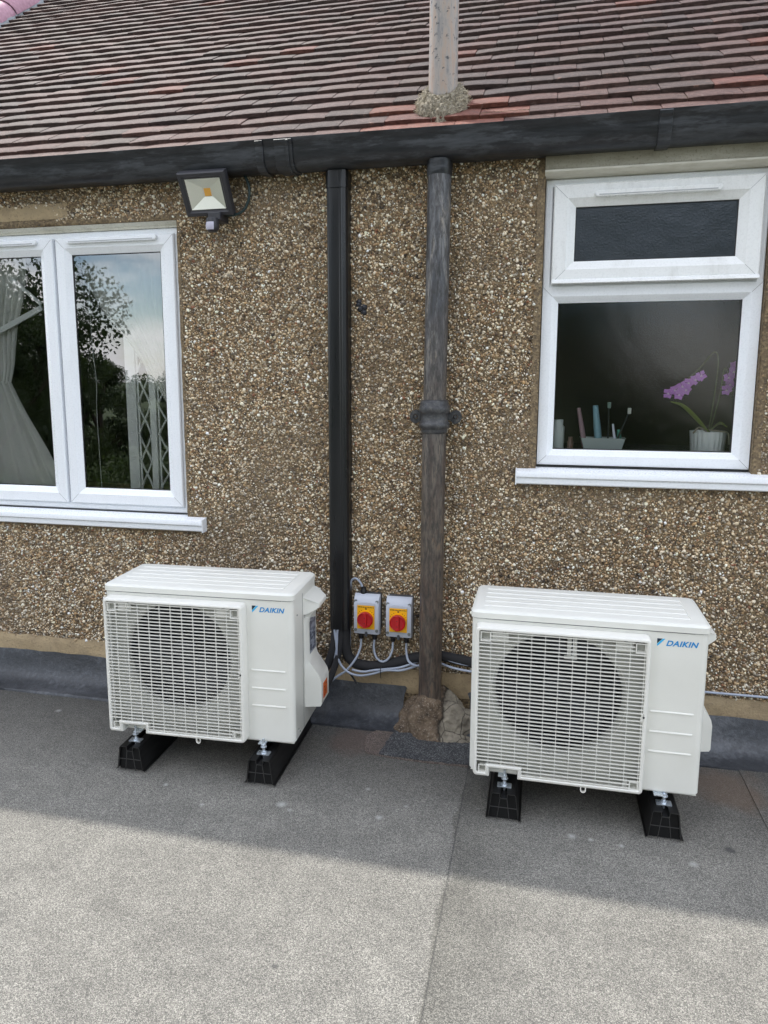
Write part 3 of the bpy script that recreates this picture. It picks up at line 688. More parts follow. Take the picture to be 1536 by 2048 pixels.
for sx in (-1, 1):
    mb = MB(); cx = c[0] + sx * .074
    ring = []
    for k in range(20):
        a = 2 * math.pi * k / 20; ring.append((cx + .0215 * math.cos(a), 1.207 + .025 * math.sin(a)))
    rin = [(cx + .009 * math.cos(2 * math.pi * k / 20), 1.207 + .009 * math.sin(2 * math.pi * k / 20)) for k in range(20)]
    y0, y1 = .028, .045; n = 20
    v = [(x, y0, z) for x, z in ring] + [(x, y0, z) for x, z in rin] + [(x, y1, z) for x, z in ring] + [(x, y1, z) for x, z in rin]
    f = []
    for k in range(n):
        q = (k + 1) % n; f += [(k, q, n + q, n + k), (2 * n + k, 3 * n + k, 3 * n + q, 2 * n + q), (k, 2 * n + k, 2 * n + q, q), (n + k, n + q, 3 * n + q, 3 * n + k)]
    mb.add(v, f); mb.box((cx - sx * .045, .020, 1.196), (cx - sx * .014, .045, 1.222))
    mb.tube([(cx, .022, 1.207), (cx, .075, 1.207)], .006, 10); lug = mb.build('lug', IRON, sp_, smooth=40)
# vent pipe above the roof + mortar collar
vp = empty('vent_pipe', (.081, .092, 2.26), label='pale weathered vent pipe standing up through the clay tiles', cat='pipe')
pts = [(0.0 + .003 * i / 40, 0, .075 + i * .05) for i in range(41)]
mb = MB(); mb.tube(pts, [.052 + .0005 * noise.noise(Vector((i * .4, 0, 0))) for i in range(41)], 36); mb.build('pipe', VENT, vp, smooth=50)
mb = MB(); v = []; NR, NA = 14, 72
for j in range(NR + 1):
    t = j / NR
    for k in range(NA):
        a = 2 * math.pi * k / NA
        R0 = .052 + .040 * t * (1 + .55 * noise.noise(Vector((math.cos(a) * 1.9, math.sin(a) * 1.4, 5))))
        hh = .052 * (1 - t ** 2.2) + .004
        x = .081 + R0 * math.cos(a); yy = .088 + R0 * math.sin(a) * 1.05 - .016 * t
        s = (yy - Y0) / cT; zroof = Z0 + s * sT + .034
        nn = noise.noise(Vector((x * 85, yy * 85, j * .55))) * .010 + noise.noise(Vector((x * 190, yy * 190, j * .9))) * .006
        v.append((x + nn * math.cos(a), yy + nn * math.sin(a), zroof + hh + nn * .9 - (.02 if t > .95 else 0)))
mb.add(v, [(j * NA + k, j * NA + (k + 1) % NA, (j + 1) * NA + (k + 1) % NA, (j + 1) * NA + k) for j in range(NR) for k in range(NA)])
mb.v = [(a - .081, b - .092, c - 2.26) for a, b, c in mb.v]; mb.build('mortar_collar', NEST, vp)

mb = MB(); rs = random.Random(8)
for k in range(420):
    a = rs.uniform(0, 2 * math.pi); q = .056 + .045 * rs.random() ** .8; x = q * math.cos(a); y = q * math.sin(a) - .008
    z = Z0 + (y + .092 - Y0) / cT * sT + .036 + .048 * (1 - ((q - .052) / .048) ** 2) - 2.26
    d = Vector((rs.gauss(0, 1), rs.gauss(0, 1), rs.gauss(0, .55))).normalized() * rs.uniform(.006, .016); b2 = d.orthogonal().normalized() * .004
    c = Vector((x, y, z)); mb.tube([c - d, c + b2, c + d], [.0008, .0014, .0007], 4, cap=False)
mb.build('straw_debris', Mat('dry_straw', lin('b5ab96'), .9), vp)['kind'] = 'stuff'

# ------------------------------------------------------------------ floodlight
fl = empty('floodlight', (-.770, -.11, 2.018), label='square black LED floodlight with motion sensor under the gutter', cat='light')
Mf = Matrix.Rotation(rad(30.5), 4, 'X')     # face tipped down towards the ground
def TF(pts): return [Mf @ Vector(p) for p in pts]
def ringbox(mb, outer, inner, M_):
    pass
w2, h2 = .0925, .079
mb = MB()
fr_ = [(0, .034), (-.001, .004), (.003, 0), (.013, 0), (.0165, .004), (.0205, .006)]
v = []
for ins, y in fr_: v += [(-w2 + ins, y, -h2 + ins), (w2 - ins, y, -h2 + ins), (w2 - ins, y, h2 - ins), (-w2 + ins, y, h2 - ins)]
v = TF(v); mb.add(v, [(i * 4 + k, i * 4 + (k + 1) % 4, (i + 1) * 4 + (k + 1) % 4, (i + 1) * 4 + k) for i in range(5) for k in range(4)])
v = TF([(-w2, .034, -h2), (w2, .034, -h2), (w2, .034, h2), (-w2, .034, h2), (-w2 * .7, .062, -h2 * .7), (w2 * .7, .062, -h2 * .7), (w2 * .7, .062, h2 * .7), (-w2 * .7, .062, h2 * .7)])
mb.add(v, [(k, (k + 1) % 4, 4 + (k + 1) % 4, 4 + k) for k in range(4)] + [(4, 5, 6, 7)])
mb.build('housing', LAMPB, fl, smooth=20)
mb = MB(); a_, b_ = .069, .0555
v = [(-a_ - .004, .0065, -b_ - .004), (a_ + .004, .0065, -b_ - .004), (a_ + .004, .0065, b_ + .004), (-a_ - .004, .0065, b_ + .004), (-a_, .007, -b_), (a_, .007, -b_), (a_, .007, b_), (-a_, .007, b_)]
mb.add(TF(v), [(k, (k + 1) % 4, 4 + (k + 1) % 4, 4 + k) for k in range(4)]); mb.build('gasket', GASKET, fl)
mb = MB(); v = [(-a_, .007, -b_), (a_, .007, -b_), (a_, .007, b_), (-a_, .007, b_), (-.017, .030, -.017), (.017, .030, -.017), (.017, .030, .017), (-.017, .030, .017)]
mb.add(TF(v), [(k, (k + 1) % 4, 4 + (k + 1) % 4, 4 + k) for k in range(4)]); mb.add(TF([(-.017, .0303, -.017), (.017, .0303, -.017), (.017, .0303, .017), (-.017, .0303, .017)]), [(0, 1, 2, 3)]); mb.build('reflector', REFL, fl)
mb = MB(); mb.add([(-.0135, .0295, -.0145), (.0135, .0295, -.0145), (.0135, .0295, .0145), (-.0135, .0295, .0145)], [(0, 1, 2, 3)]); mb.v = [tuple(Mf @ Vector(p)) for p in mb.v]; mb.build('led_chip', LED, fl)
mb = MB(); a2, b2 = a_ + .003, b_ + .003; mb.add(TF([(-a2, .0055, -b2), (a2, .0055, -b2), (a2, .0055, b2), (-a2, .0055, b2)]), [(0, 1, 2, 3)]); mb.build('cover_glass', m_glass('lamp_glass', (.95, .96, .96, 1), 1.4), fl)
mb = MB(); mb.box((.0, .02, -.088), (.05, .10, -.058)); mb.box((-.03, .055, -.04), (.04, .108, .02)); build_split(mb, 'bracket', LAMPB, fl, bevel=.004)
sn = MB(); sn.lathe([(.001, -.130), (.016, -.129), (.023, -.122), (.0245, -.112), (.0245, -.092), (.022, -.080)], (.018, .020, 0), 'z', 24, cap=True); sn.build('sensor_housing', LAMPB, fl, smooth=50)
sn = MB(); v = []
for z in (-.124, -.117, -.101, -.094):
    for k in range(11):
        a = rad(-145 + 80 * k / 10 + 10); q = .0262 if -.12 < z < -.098 else .0235
        v.append((.018 + q * math.cos(a), .020 + q * math.sin(a), z))
sn.add(v, [(j * 11 + k, j * 11 + k + 1, (j + 1) * 11 + k + 1, (j + 1) * 11 + k) for j in range(3) for k in range(10)]); sn.build('sensor_lens', PIRM, fl, smooth=60)
mb = MB(); mb.tube(spline([(-.66, -.02, 2.12), (-.640, -.035, 2.095), (-.622, -.04, 2.05), (-.628, -.04, 2.0), (-.655, -.04, 1.965), (-.70, -.045, 1.955), (-.735, -.05, 1.975)]), .0055, 8)
tag(mb.build('lamp_cable', GREENC, smooth=60), 'thin dark green cable looping out beside the floodlight', 'cable')

# ------------------------------------------------------------------ isolator switches
def isolator(x, label, zoff):
    root = empty('isolator_switch', (x, 0, .352 + zoff), label=label, cat='switch', group='isolator switches between the trunking and the soil pipe')
    w_, h_ = .050, .158
    mb = MB(); mb.prism(rrect(-w_, 0.004, w_, h_, .008, 4), 'y', -.001, -.034); mb.build('back_box', SWBACK, root, smooth=35)
    # cover with face that curves back at top and bottom
    prof = [(-.034, .002), (-.050, 0.0), (-.062, .004), (-.066, .020), (-.067, .06), (-.067, .118), (-.064, .135), (-.056, .150), (-.044, .158), (-.034, .160)]
    mb = MB(); v = []; xs_ = [(-w_ - .001, .010), (-w_ + .001, .003), (-w_ + .007, 0), (w_ - .007, 0), (w_ - .001, .003), (w_ + .001, .010)]
    for xx, dy in xs_:
        for (y, z) in prof: v.append((xx, min(y + dy, -.033), z))
    n = len(prof)
    mb.add(v, [(i * n + k, (i + 1) * n + k, (i + 1) * n + k + 1, i * n + k + 1) for i in range(5) for k in range(n - 1)] + [tuple(range(n)), tuple(5 * n + k for k in range(n - 1, -1, -1))])
    mb.prism([(-.037, .122), (.037, .122), (.034, .129), (.017, .1335), (-.017, .1335), (-.034, .129)], 'y', -.0640, -.0695)
    mb.prism([(-.031, .030), (.031, .030), (.031, .122), (-.031, .122)], 'y', -.0665, -.0685)
    mb.build('cover', SWGREY, root, smooth=30)
    pl = MB(); pl.prism(rrect(-.0345, .027, .0345, .121, .002, 2), 'y', -.0686, -.0715); pl.build('yellow_plate', YELLOW, root)
    it = MB(); rr = random.Random(5)
    xk = -.031
    while xk < .030:
        ww = rr.uniform(.0025, .005); it.box((xk, -.0719, .113), (xk + ww * .8, -.0716, .113 + rr.uniform(.003, .0045))); xk += ww + .0015
    for k in range(9):
        a = rad(35 + 110 * k / 8)
        if abs(a - math.pi / 2) < .3: continue
        it.box((.0372 * math.cos(a) - .0014, -.0719, .068 + .0372 * math.sin(a) - .001), (.0372 * math.cos(a) + .0014, -.0716, .068 + .0372 * math.sin(a) + .0012))
    it.box((-.003, -.0719, .106), (.004, -.0716, .111)); it.build('plate_print', INK, root)
    yr = MB(); yr.lathe([(.0001, -.0765), (.0335, -.0765), (.0340, -.0755), (.0340, -.0715)], (0, 0, .068), 'y', 40); yr.build('dial_ring', YELLOW, root, smooth=40)
    kn = MB(); kn.lathe([(.0001, -.0865), (.0255, -.087), (.029, -.090), (.0310, -.088), (.0310, -.0766)], (0, 0, .068), 'y', 40)
    kn.prism(rrect(-.0070, .039, .0070, .0965, .004, 3), 'y', -.0865, -.0965)
    k_ = kn.build('knob', RED, root, smooth=35)
    hh = MB()
    for dz in (-.011, .011): hh.lathe([(.0001, -.0969), (.0019, -.0969), (.0019, -.0960)], (0, 0, .068 + dz), 'y', 10)
    build_split(hh, 'padlock_hole', INK, k_)
    for sx in (-1, 1):
        for z in (.020, .135):
            y = -.066 if z < .1 else -.0625
            s_ = MB(); s_.lathe([(.0001, -.0006), (.0035, -.0016), (.0062, -.0012), (.0066, .004)], (sx * .042, y, z), 'y', 14); s_.build('screw', SCREW, root, smooth=50)
    nb = MB(); nb.prism(rrect(-.005, -.006, .005, .014, .0045, 4), 'y', -.05, -.0668); nb.build('cable_notch', SWBACK, root)
    for sx in (-.027, .027):
        gl = MB(); gl.lathe([(.0125, 0), (.0125, -.010), (.0095, -.013), (.0095, -.026), (.006, -.028)], (sx, -.034, .002), 'z', 12, cap=True); gl.build('cable_gland', TIE, root, smooth=40)
    return root
i1 = isolator(-.169, 'isolator switch with a cable entering its top, beside the trunking', 0)
gl = MB(); gl.lathe([(.012, -.002), (.012, .012), (.0095, .015), (.0095, .024), (.006, .026)], (-.018, -.030, .160), 'z', 12, cap=True); gl.build('cable_gland', TIE, i1, smooth=40)
i2 = isolator(-.041, 'isolator switch nearer the soil pipe, without a top cable', -.003)

# ------------------------------------------------------------------ cables and insulated pipes
def cable(name, pts, r, M, label, group=None, seg=10, cat='cable'):
    mb = MB(); mb.tube(spline(pts, 9), r, seg); return tag(mb.build(name, M, smooth=70), label, cat, group)
GC = 'grey cables below the isolator switches'
cable('power_cable', [(-.232, -.03, .215), (-.242, -.03, .26), (-.246, -.022, .36), (-.246, -.02, .45), (-.243, -.022, .540), (-.228, -.026, .566), (-.208, -.030, .562), (-.193, -.030, .538), (-.187, -.030, .510)], .0042, CABLE, 'grey cable arching up along the trunking into the top of an isolator', GC)
cable('power_cable', [(-.196, -.034, .332), (-.197, -.045, .29), (-.215, -.06, .245), (-.250, -.07, .20), (-.288, -.075, .172), (-.330, -.085, .135), (-.372, -.12, .10)], .0045, CABLE, 'grey cable curving from the first isolator down left behind the left unit', GC)
cable('power_cable', [(-.142, -.034, .332), (-.143, -.042, .290), (-.130, -.048, .255), (-.106, -.05, .243), (-.083, -.048, .257), (-.069, -.042, .290), (-.068, -.034, .330)], .0045, CABLE, 'grey cable hanging in a U between the two isolators', GC)
cable('power_cable', [(-.014, -.034, .330), (-.014, -.036, .29), (-.004, -.050, .258), (.018, -.058, .244), (.045, -.050, .240), (.09, -.03, .240)], .0045, CABLE, 'grey cable curving from the second isolator behind the soil pipe', GC)
cable('power_cable', [(-.302, -.045, .40), (-.300, -.055, .355), (-.292, -.060, .31), (-.286, -.066, .257), (-.268, -.07, .218), (-.235, -.073, .193), (-.19, -.072, .186), (-.14, -.068, .197), (-.09, -.062, .213), (-.03, -.055, .216), (.04, -.034, .236), (.10, -.03, .252), (.17, -.05, .243), (.25, -.06, .238), (.38, -.08, .24)], .0047, CABLE, 'lower grey cable running right from the trunking and behind the soil pipe', GC)
cable('power_cable', [(-.275, -.045, .40), (-.288, -.055, .355), (-.290, -.06, .290), (-.302, -.07, .21), (-.318, -.08, .15), (-.345, -.10, .112), (-.375, -.13, .09)], .0047, CABLE, 'grey cable dropping straight from the trunking behind the left unit', GC)
cable('power_cable', [(-.225, -.070, .206), (-.18, -.072, .203), (-.13, -.066, .212), (-.08, -.060, .219), (-.03, -.053, .228), (.04, -.03, .252), (.10, -.025, .272), (.14, -.04, .272), (.19, -.045, .262), (.25, -.05, .258), (.38, -.07, .26)], .0045, CABLE, 'upper grey cable tied along the insulated pipe towards the right unit', GC)
cable('power_cable', [(.80, -.06, .235), (.95, -.03, .226), (1.08, -.014, .2215), (1.25, -.013, .2215), (1.5, -.013, .222), (2.2, -.014, .223)], .0045, CABLE, 'single grey cable clipped along the wall right of the right unit')
cable('insulated_pipe', [(-.262, -.032, .42), (-.261, -.034, .35), (-.259, -.036, .29), (-.249, -.038, .25), (-.22, -.04, .224), (-.17, -.04, .216), (-.11, -.036, .222), (-.05, -.032, .240), (.03, -.026, .264), (.10, -.024, .278), (.18, -.03, .272), (.27, -.04, .262), (.42, -.07, .25)], .020, FOAM, 'black insulated pipe bending right under the isolators', seg=14, cat='pipe')
cable('insulated_pipe', [(-.298, -.034, .42), (-.300, -.04, .35), (-.308, -.05, .28), (-.328, -.06, .215), (-.36, -.09, .155), (-.40, -.14, .12)], .0165, FOAM, 'black insulated pipe slanting down left behind the left unit', seg=14, cat='pipe')
cable('drain_pipe', [(-.272, -.04, .40), (-.275, -.045, .34), (-.283, -.055, .27), (-.30, -.075, .20), (-.32, -.10, .145), (-.345, -.13, .10)], .013, FOAM, 'thin black pipe beside the grey cables below the trunking', seg=12, cat='pipe')
cable('cable_offcut', [(-.246, -.055, .195), (-.225, -.062, .172), (-.205, -.07, .150)], .004, TIE, 'short black cable end poking down onto the mortar strip', cat='cable')
def tie(x, y, z, ax, r=.012):
    mb = MB(); pts = []
    for k in range(13):
        a = 2 * math.pi * k / 12; pts.append(Vector((0, r * .8 * math.cos(a), r * math.sin(a))))
    R_ = Matrix.Rotation(ax, 4, 'Y'); mb.tube([R_ @ p + Vector((x, y, z)) for p in pts], .0018, 6, cap=False)
    mb.tube([R_ @ Vector((0, -.002 - r * .8, 0)) + Vector((x, y, z)), R_ @ Vector((.004, -.004 - r * .8, -r - .014)) + Vector((x, y, z))], .0016, 6)
    return mb
tag(tie(-.110, -.064, .213, 0, .014).build('cable_tie', TIE, smooth=60), 'black cable tie around two grey cables below the isolators', 'cable tie', 'cable ties')
tag(tie(-.312, -.073, .163, 1.1, .014).build('cable_tie', TIE, smooth=60), 'black cable tie around grey cables beside the left unit', 'cable tie', 'cable ties')

# ------------------------------------------------------------------ flashing, mortar lumps, patch
def flashing(x0, x1, label, yb=-.147, s=0, cut=None):
    mb = MB(); nx = int((x1 - x0) / .02); v = []
    base = [(-.0105, .134), (-.013, .128), (-.020, .100), (-.030, .070), (-.043, .046), (-.062, .028), (-.088, .0155), (-.115, .0085), (yb + .006, .0065), (yb, .005), (yb - .0005, -.006)]
    for i in range(nx + 1):
        for j, (y, z) in enumerate(base):
            x = x0 + (x1 - x0) * i / nx + (.020 * noise.noise(Vector((j * .55, s, 3))) if i in (0, nx) else 0)
            w_ = noise.noise(Vector((x * 3, j * .5, s))); w2_ = noise.noise(Vector((x * 14, j * .6, s + 4)))
            e = .004 * w_ if j > 7 else .0
            top = (.0035 * w2_ + .003 * w_) if j < 2 else 0
            v.append((x, y + e - (.003 * w_ + .0012 * w2_ if 1 < j < 8 else 0), z + top + (.0012 * w2_ if 1 < j < 8 else 0)))
    n = len(base)
    mb.add(v, [(i * n + k, (i + 1) * n + k, (i + 1) * n + k + 1, i * n + k + 1) for i in range(nx) for k in range(n - 1)])
    return tag(mb.build('flashing', LEAD, smooth=60), label, 'flashing', 'dark flashing along the foot of the wall')
flashing(-6, -.022, 'dark flashing strip left of the soil pipe base', s=0)
flashing(.235, 4.5, 'dark flashing strip right of the soil pipe base', s=9)
bm = bmesh.new()
for c_, r3, sq in (((-.008, -.020, .035), (.082, .074, .125), .35), ((.002, -.060, .012), (.070, .050, .055), .2), ((.078, .012, .018), (.088, .075, .095), .3), ((.120, .030, .010), (.075, .060, .070), .2),
               ((.02, .045, .06), (.115, .045, .105), .3), ((-.088, -.030, -.004), (.050, .050, .034), .1), ((.100, -.070, -.008), (.085, .045, .028), .1), ((-.075, .035, .02), (.055, .050, .085), .3), ((.03, -.075, -.01), (.11, .05, .03), .1), ((-.04, .0, -.01), (.11, .09, .04), .1)):
    g0 = len(bm.verts); bmesh.ops.create_icosphere(bm, subdivisions=4, radius=1); bm.verts.ensure_lookup_table()
    for v in bm.verts[g0:]:
        p = v.co.copy(); k_ = 1 - sq * max(0, p.z)
        v.co = Vector((p.x * r3[0] * k_ + c_[0], p.y * r3[1] * k_ + c_[1], max(-.03, p.z * r3[2] + c_[2])))
me = bpy.data.meshes.new('mortar_mound'); bm.to_mesh(me); bm.free()
MND = Mat('cracked_mortar', (.2, .17, .14), .92)
n1 = MND.noise(26, 8, .66); n2 = MND.noise(150, 5); n0 = MND.noise(9, 5)
sx = MND.n('ShaderNodeSeparateXYZ'); MND.l(MND.co(), sx.inputs[0]); xr = MND.math('ADD', sx.outputs[0], MND.math('MULTIPLY', MND.math('SUBTRACT', n0, .5), .10))
side = MND.ramp(xr, [(.048, 0.0), (.058, 1.0)])
brown = MND.mix(MND.ramp(n2, [(.56, 0.0), (.68, .8)]), MND.ramp(n1, [(.3, '3f362d'), (.5, '675848'), (.7, '837361')]), 'a3988a')
grey = MND.ramp(n1, [(.3, '6a6358'), (.5, '878072'), (.75, 'a59d8e')])
crk = MND.ramp(MND.voro(13, MND.co('Object', (1, 1, .7)), 'DISTANCE_TO_EDGE', 'Distance'), [(.006, .75), (.03, 0.0)])
edge = MND.ramp(MND.math('ABSOLUTE', MND.math('SUBTRACT', xr, .052)), [(.0015, .9), (.006, 0.0)])
MND.color(MND.mix(MND.math('MAXIMUM', MND.math('MULTIPLY', crk, side), edge), MND.mix(side, brown, grey), '1f1b17')); MND.bump(n1, .014, .8); MND.bump(n2, .003, .8)
me.materials.append(MND.m); me.polygons.foreach_set('use_smooth', [True] * len(me.polygons))
mm = link('mortar_mound', me); mm.location = (.09, -.08, 0); tag(mm, 'cracked brown and grey mortar mound around the soil pipe foot', 'mortar')
md = mm.modifiers.new('fuse', 'REMESH'); md.mode = 'VOXEL'; md.voxel_size = .0045; md.use_smooth_shade = True
md = mm.modifiers.new('soften', 'SMOOTH'); md.iterations = 6; md.factor = .6
for nm_, sc_, st_ in (('lumps', .05, .026), ('grit', .012, .008)):
    tx_ = bpy.data.textures.new(nm_, 'CLOUDS'); tx_.noise_scale = sc_; tx_.noise_depth = 3
    md = mm.modifiers.new(nm_, 'DISPLACE'); md.texture = tx_; md.strength = st_; md.mid_level = .5; md.texture_coords = 'LOCAL'
def sheet(name, pts, z, M, label, cat, step=.006, j=.003, sd=0):
    out = []; n = len(pts)
    for i in range(n):
        a, b = Vector(pts[i]), Vector(pts[(i + 1) % n]); k = max(1, int((b - a).length / step))
        for q in range(k):
            p = a.lerp(b, q / k); out.append((p.x + j * noise.noise(Vector((p.x * 40, p.y * 40, sd))), p.y + j * noise.noise(Vector((p.x * 40, p.y * 40, sd + 9)))))
    mb = MB(); mb.prism(out, 'z', z - .006, z); return tag(mb.build(name, M), label, cat)
arc = [(-.10, -.13)] + [(-.127 + .035 * (1 - math.cos(t)) - .008, -.20 - .125 * math.sin(t)) for t in [0, .4, .8, 1.2, 1.5]] + [(-.03, -.334), (.10, -.340), (.262, -.336), (.275, -.12)]
RED_F = m_felt('reddish_felt', '47403d', '6e625c', 'a0958b', False, 400)
sheet('felt_patch', arc, .0030, RED_F, 'worn reddish felt patch with a curved left end under the mortar mound', 'felt patch', .012, .004, 1)
sheet('felt_patch', [(-.062, -.330), (.10, -.336), (.262, -.331), (.258, -.150), (.20, -.115), (-.03, -.10), (-.045, -.18)], .0068, PATCH, 'dark coarse felt patch in front of the mortar mound', 'felt patch', .006, .005, 2)

# ------------------------------------------------------------------ outdoor units
CW, CD, CH = .675, .285, .526
def make_unit():
    U = empty('outdoor_unit', (0, 0, 0))
    # casing: plan outline with round front corners
    r = .020; pl = []
    for k in range(7): a = rad(-90 + 90 * k / 6); pl.append((CW - r + r * math.cos(a), r + r * math.sin(a)))
    for k in range(4): a = rad(0 + 90 * k / 3); pl.append((CW - .008 + .008 * math.cos(a), CD - .008 + .008 * math.sin(a)))
    for k in range(4): a = rad(90 + 90 * k / 3); pl.append((.008 + .008 * math.cos(a), CD - .008 + .008 * math.sin(a)))
    for k in range(7): a = rad(180 + 90 * k / 6); pl.append((r + r * math.cos(a), r + r * math.sin(a)))
    n = len(pl); ZT = .500
    mb = MB(); v = [(x, y, .006) for x, y in pl] + [(x, y, ZT) for x, y in pl] + [(x + (.005 if x < .3 else -.005), y + (.005 if y < .1 else -.005), 0) for x, y in pl]
    mb.add(v, [(i, i + 1, n + i + 1, n + i) for i in range(n - 1)] + [(2 * n + i, 2 * n + i + 1, i + 1, i) for i in range(n - 1)])
    # front plate with round fan opening
    cx, cz, R_ = .262, .280, .198; x0, x1, z0, z1 = r, CW - r, .006, ZT
    cor = sorted([math.atan2(z - cz, x - cx) for x in (x0, x1) for z in (z0, z1)])
    A = sorted([2 * math.pi * k / 72 - math.pi for k in range(72)] + cor); ri = []; ro = []
    for a in A:
        c, s = math.cos(a), math.sin(a); ri.append((cx + R_ * c, 0, cz + R_ * s))
        t = min([(x1 - cx) / c if c > 1e-9 else 1e9, (x0 - cx) / c if c < -1e-9 else 1e9, (z1 - cz) / s if s > 1e-9 else 1e9, (z0 - cz) / s if s < -1e-9 else 1e9]); ro.append((cx + t * c, 0, cz + t * s))
    k = len(A); mb.add(ri + ro, [(i, (i + 1) % k, k + (i + 1) % k, k + i) for i in range(k)])
    mb.add([(r, 0, .006), (CW - r, 0, .006), (CW - r, .005, 0), (r, .005, 0)], [(0, 1, 2, 3)])
    mb.add([(.005, .005, .0), (CW - .005, .005, .0), (CW - .005, CD - .005, .0), (.005, CD - .005, .0)], [(3, 2, 1, 0)])
    case = mb.build('casing', CASE, U, smooth=40)
    # side seams, screws
    mb = MB(); mb.box((CW - .0002, .112, .01), (CW + .0006, .1135, ZT - .004)); mb.box((.04, -.0005, ZT - .0012), (CW - .04, .0, ZT - .0002)); mb.build('panel_seam', SWBACK, U)
    for y, z in ((.045, .44), (.045, .035), (.06, .02)):
        s_ = MB(); s_.lathe([(.0001, .0018), (.0028, .0016), (.0036, 0)], (CW, y, z), 'x', 10); s_.build('screw', SCREW, U, smooth=40)
    # lid
    mb = MB(); lo = rrect(-.004, -.004, CW + .004, CD + .003, .022, 6); hi = rrect(.002, .002, CW - .002, CD - .003, .018, 6); hi2 = rrect(.010, .010, CW - .010, CD - .011, .014, 6); n = len(lo)
    v = [(x, y, .502) for x, y in lo] + [(x, y, .519) for x, y in lo] + [(x, y, .5245) for x, y in hi] + [(x, y, .5265) for x, y in hi2]
    mb.add(v, [(j * n + i, j * n + (i + 1) % n, (j + 1) * n + (i + 1) % n, (j + 1) * n + i) for j in range(3) for i in range(n)] + [tuple(3 * n + i for i in range(n)), tuple(range(n - 1, -1, -1))])
    for y in (.052, .098, .143, .188, .233):
        mb.prism([(y - .0040, .5262), (y - .0012, .5282), (y + .0012, .5282), (y + .0040, .5262)], 'x', .032, .628)
    mb.prism([(.628, .5262), (.6295, .528), (.631, .5262)], 'y', .048, .237)
    mb.build('lid', CASE, U, smooth=35)
    mb = MB(); n2 = 24; mb.prism(rrect(-.0005, -.0005, CW + .0005, CD, .02, 5), 'z', .4995, .5022); mb.build('lid_seam', SWBACK, U)
    bx0, bx1, bz0, bz1 = .022, .506, .016, .481; ri2 = []; ro2 = []
    for a in sorted([2 * math.pi * k / 72 - math.pi for k in range(72)] + [math.atan2(z - cz, x - cx) for x in (bx0, bx1) for z in (bz0, bz1)]):
        c, s = math.cos(a), math.sin(a); t = min([(bx1 - cx) / c if c > 1e-9 else 1e9, (bx0 - cx) / c if c < -1e-9 else 1e9, (bz1 - cz) / s if s > 1e-9 else 1e9, (bz0 - cz) / s if s < -1e-9 else 1e9])
        ri2.append((cx + (R_ + .0015) * c, -.0012, cz + (R_ + .0015) * s)); ro2.append((cx + t * c, -.0012, cz + t * s))
    mb = MB(); k = len(ri2); mb.add(ri2 + ro2, [(i, (i + 1) % k, k + (i + 1) % k, k + i) for i in range(k)]); mb.build('grille_shade_plate', INNER, U)  # added grey plate: shade behind the grille put in as colour
    # cavity + bell mouth
    mb = MB(); mb.lathe([(R_ + .0005, .0005), (R_ - .008, .004), (R_ - .011, .012), (R_ - .011, .03)], (cx, 0, cz), 'y', 72); mb.build('bell_mouth', INNER, U, smooth=50)
    mb = MB(); mb.lathe([(R_ - .0105, .028), (R_ - .012, .14), (.0001, .141)], (cx, 0, cz), 'y', 48); mb.build('fan_cavity', DARK, U, smooth=40)
    # fan (hub + three blades)
    fan = MB(); fan.lathe([(.0001, .045), (.022, .046), (.040, .055), (.045, .07), (.045, .12)], (0, 0, 0), 'y', 28); fo = fan.build('fan', FANM, U, smooth=40); fo.location = (cx, 0, cz)
    for b in range(3):
        mb = MB(); v = []; NR, NA = 8, 10
        for i in range(NR + 1):
            rr = .04 + (.180 - .04) * i / NR
            for j in range(NA + 1):
                t = j / NA; sweep = .55 * (i / NR) ** 1.3; a = rad(120 * b + 20) + sweep + t * 1.35 * (.75 + .25 * i / NR)
                y = .055 + .055 * t + .01 * math.sin(math.pi * t)
                v.append((rr * math.cos(a), y, rr * math.sin(a)))
        m1 = len(v); v += [(x, y + .003, z) for x, y, z in v]
        f = [(i * (NA + 1) + j, i * (NA + 1) + j + 1, (i + 1) * (NA + 1) + j + 1, (i + 1) * (NA + 1) + j) for i in range(NR) for j in range(NA)]
        mb.add(v, f + [tuple(q + m1 for q in g_[::-1]) for g_ in f]); mb.build('blade', FANM, fo, smooth=60)
    # grille: outer rim with notch, bars
    gy0, gy1 = -.044, -.0008
    ox0, ox1, oz0, oz1 = .014, .514, .007, .489
    def rim_loop(d, rc):
        # outline inset by d, notch at bottom left
        nx0, nx1, nz = .066 - d, .150 + d, .036 + d
        x0, x1, z0, z1 = ox0 + d, ox1 - d, oz0 + d, oz1 - d; P = []
        def arc(cx_, cz_, a0):
            for k in range(5): a = rad(a0 + 90 * k / 4); P.append((cx_ + rc * math.cos(a), cz_ + rc * math.sin(a)))
        P.append((nx1, z0)); arc(x1 - rc, z0 + rc, -90); arc(x1 - rc, z1 - rc, 0); arc(x0 + rc, z1 - rc, 90); arc(x0 + rc, z0 + rc, 180)
        P.append((nx0, z0)); P.append((nx0, nz)); P.append((nx1, nz)); return P
    loops = [(rim_loop(0, .012), gy1), (rim_loop(0.001, .012), gy0 + .008), (rim_loop(.003, .010), gy0 + .002), (rim_loop(.006, .008), gy0), (rim_loop(.0105, .006), gy0), (rim_loop(.0125, .005), gy0 + .003), (rim_loop(.0125, .005), gy0 + .012)]
    mb = MB(); n = len(loops[0][0]); v = []
    for P, y in loops: v += [(x, y, z) for x, z in P]
    mb.add(v, [(j * n + i, j * n + (i + 1) % n, (j + 1) * n + (i + 1) % n, (j + 1) * n + i) for j in range(len(loops) - 1) for i in range(n)])
    grille = mb.build('grille', GRILL, U, smooth=45)
    mb = MB(); NB = 39
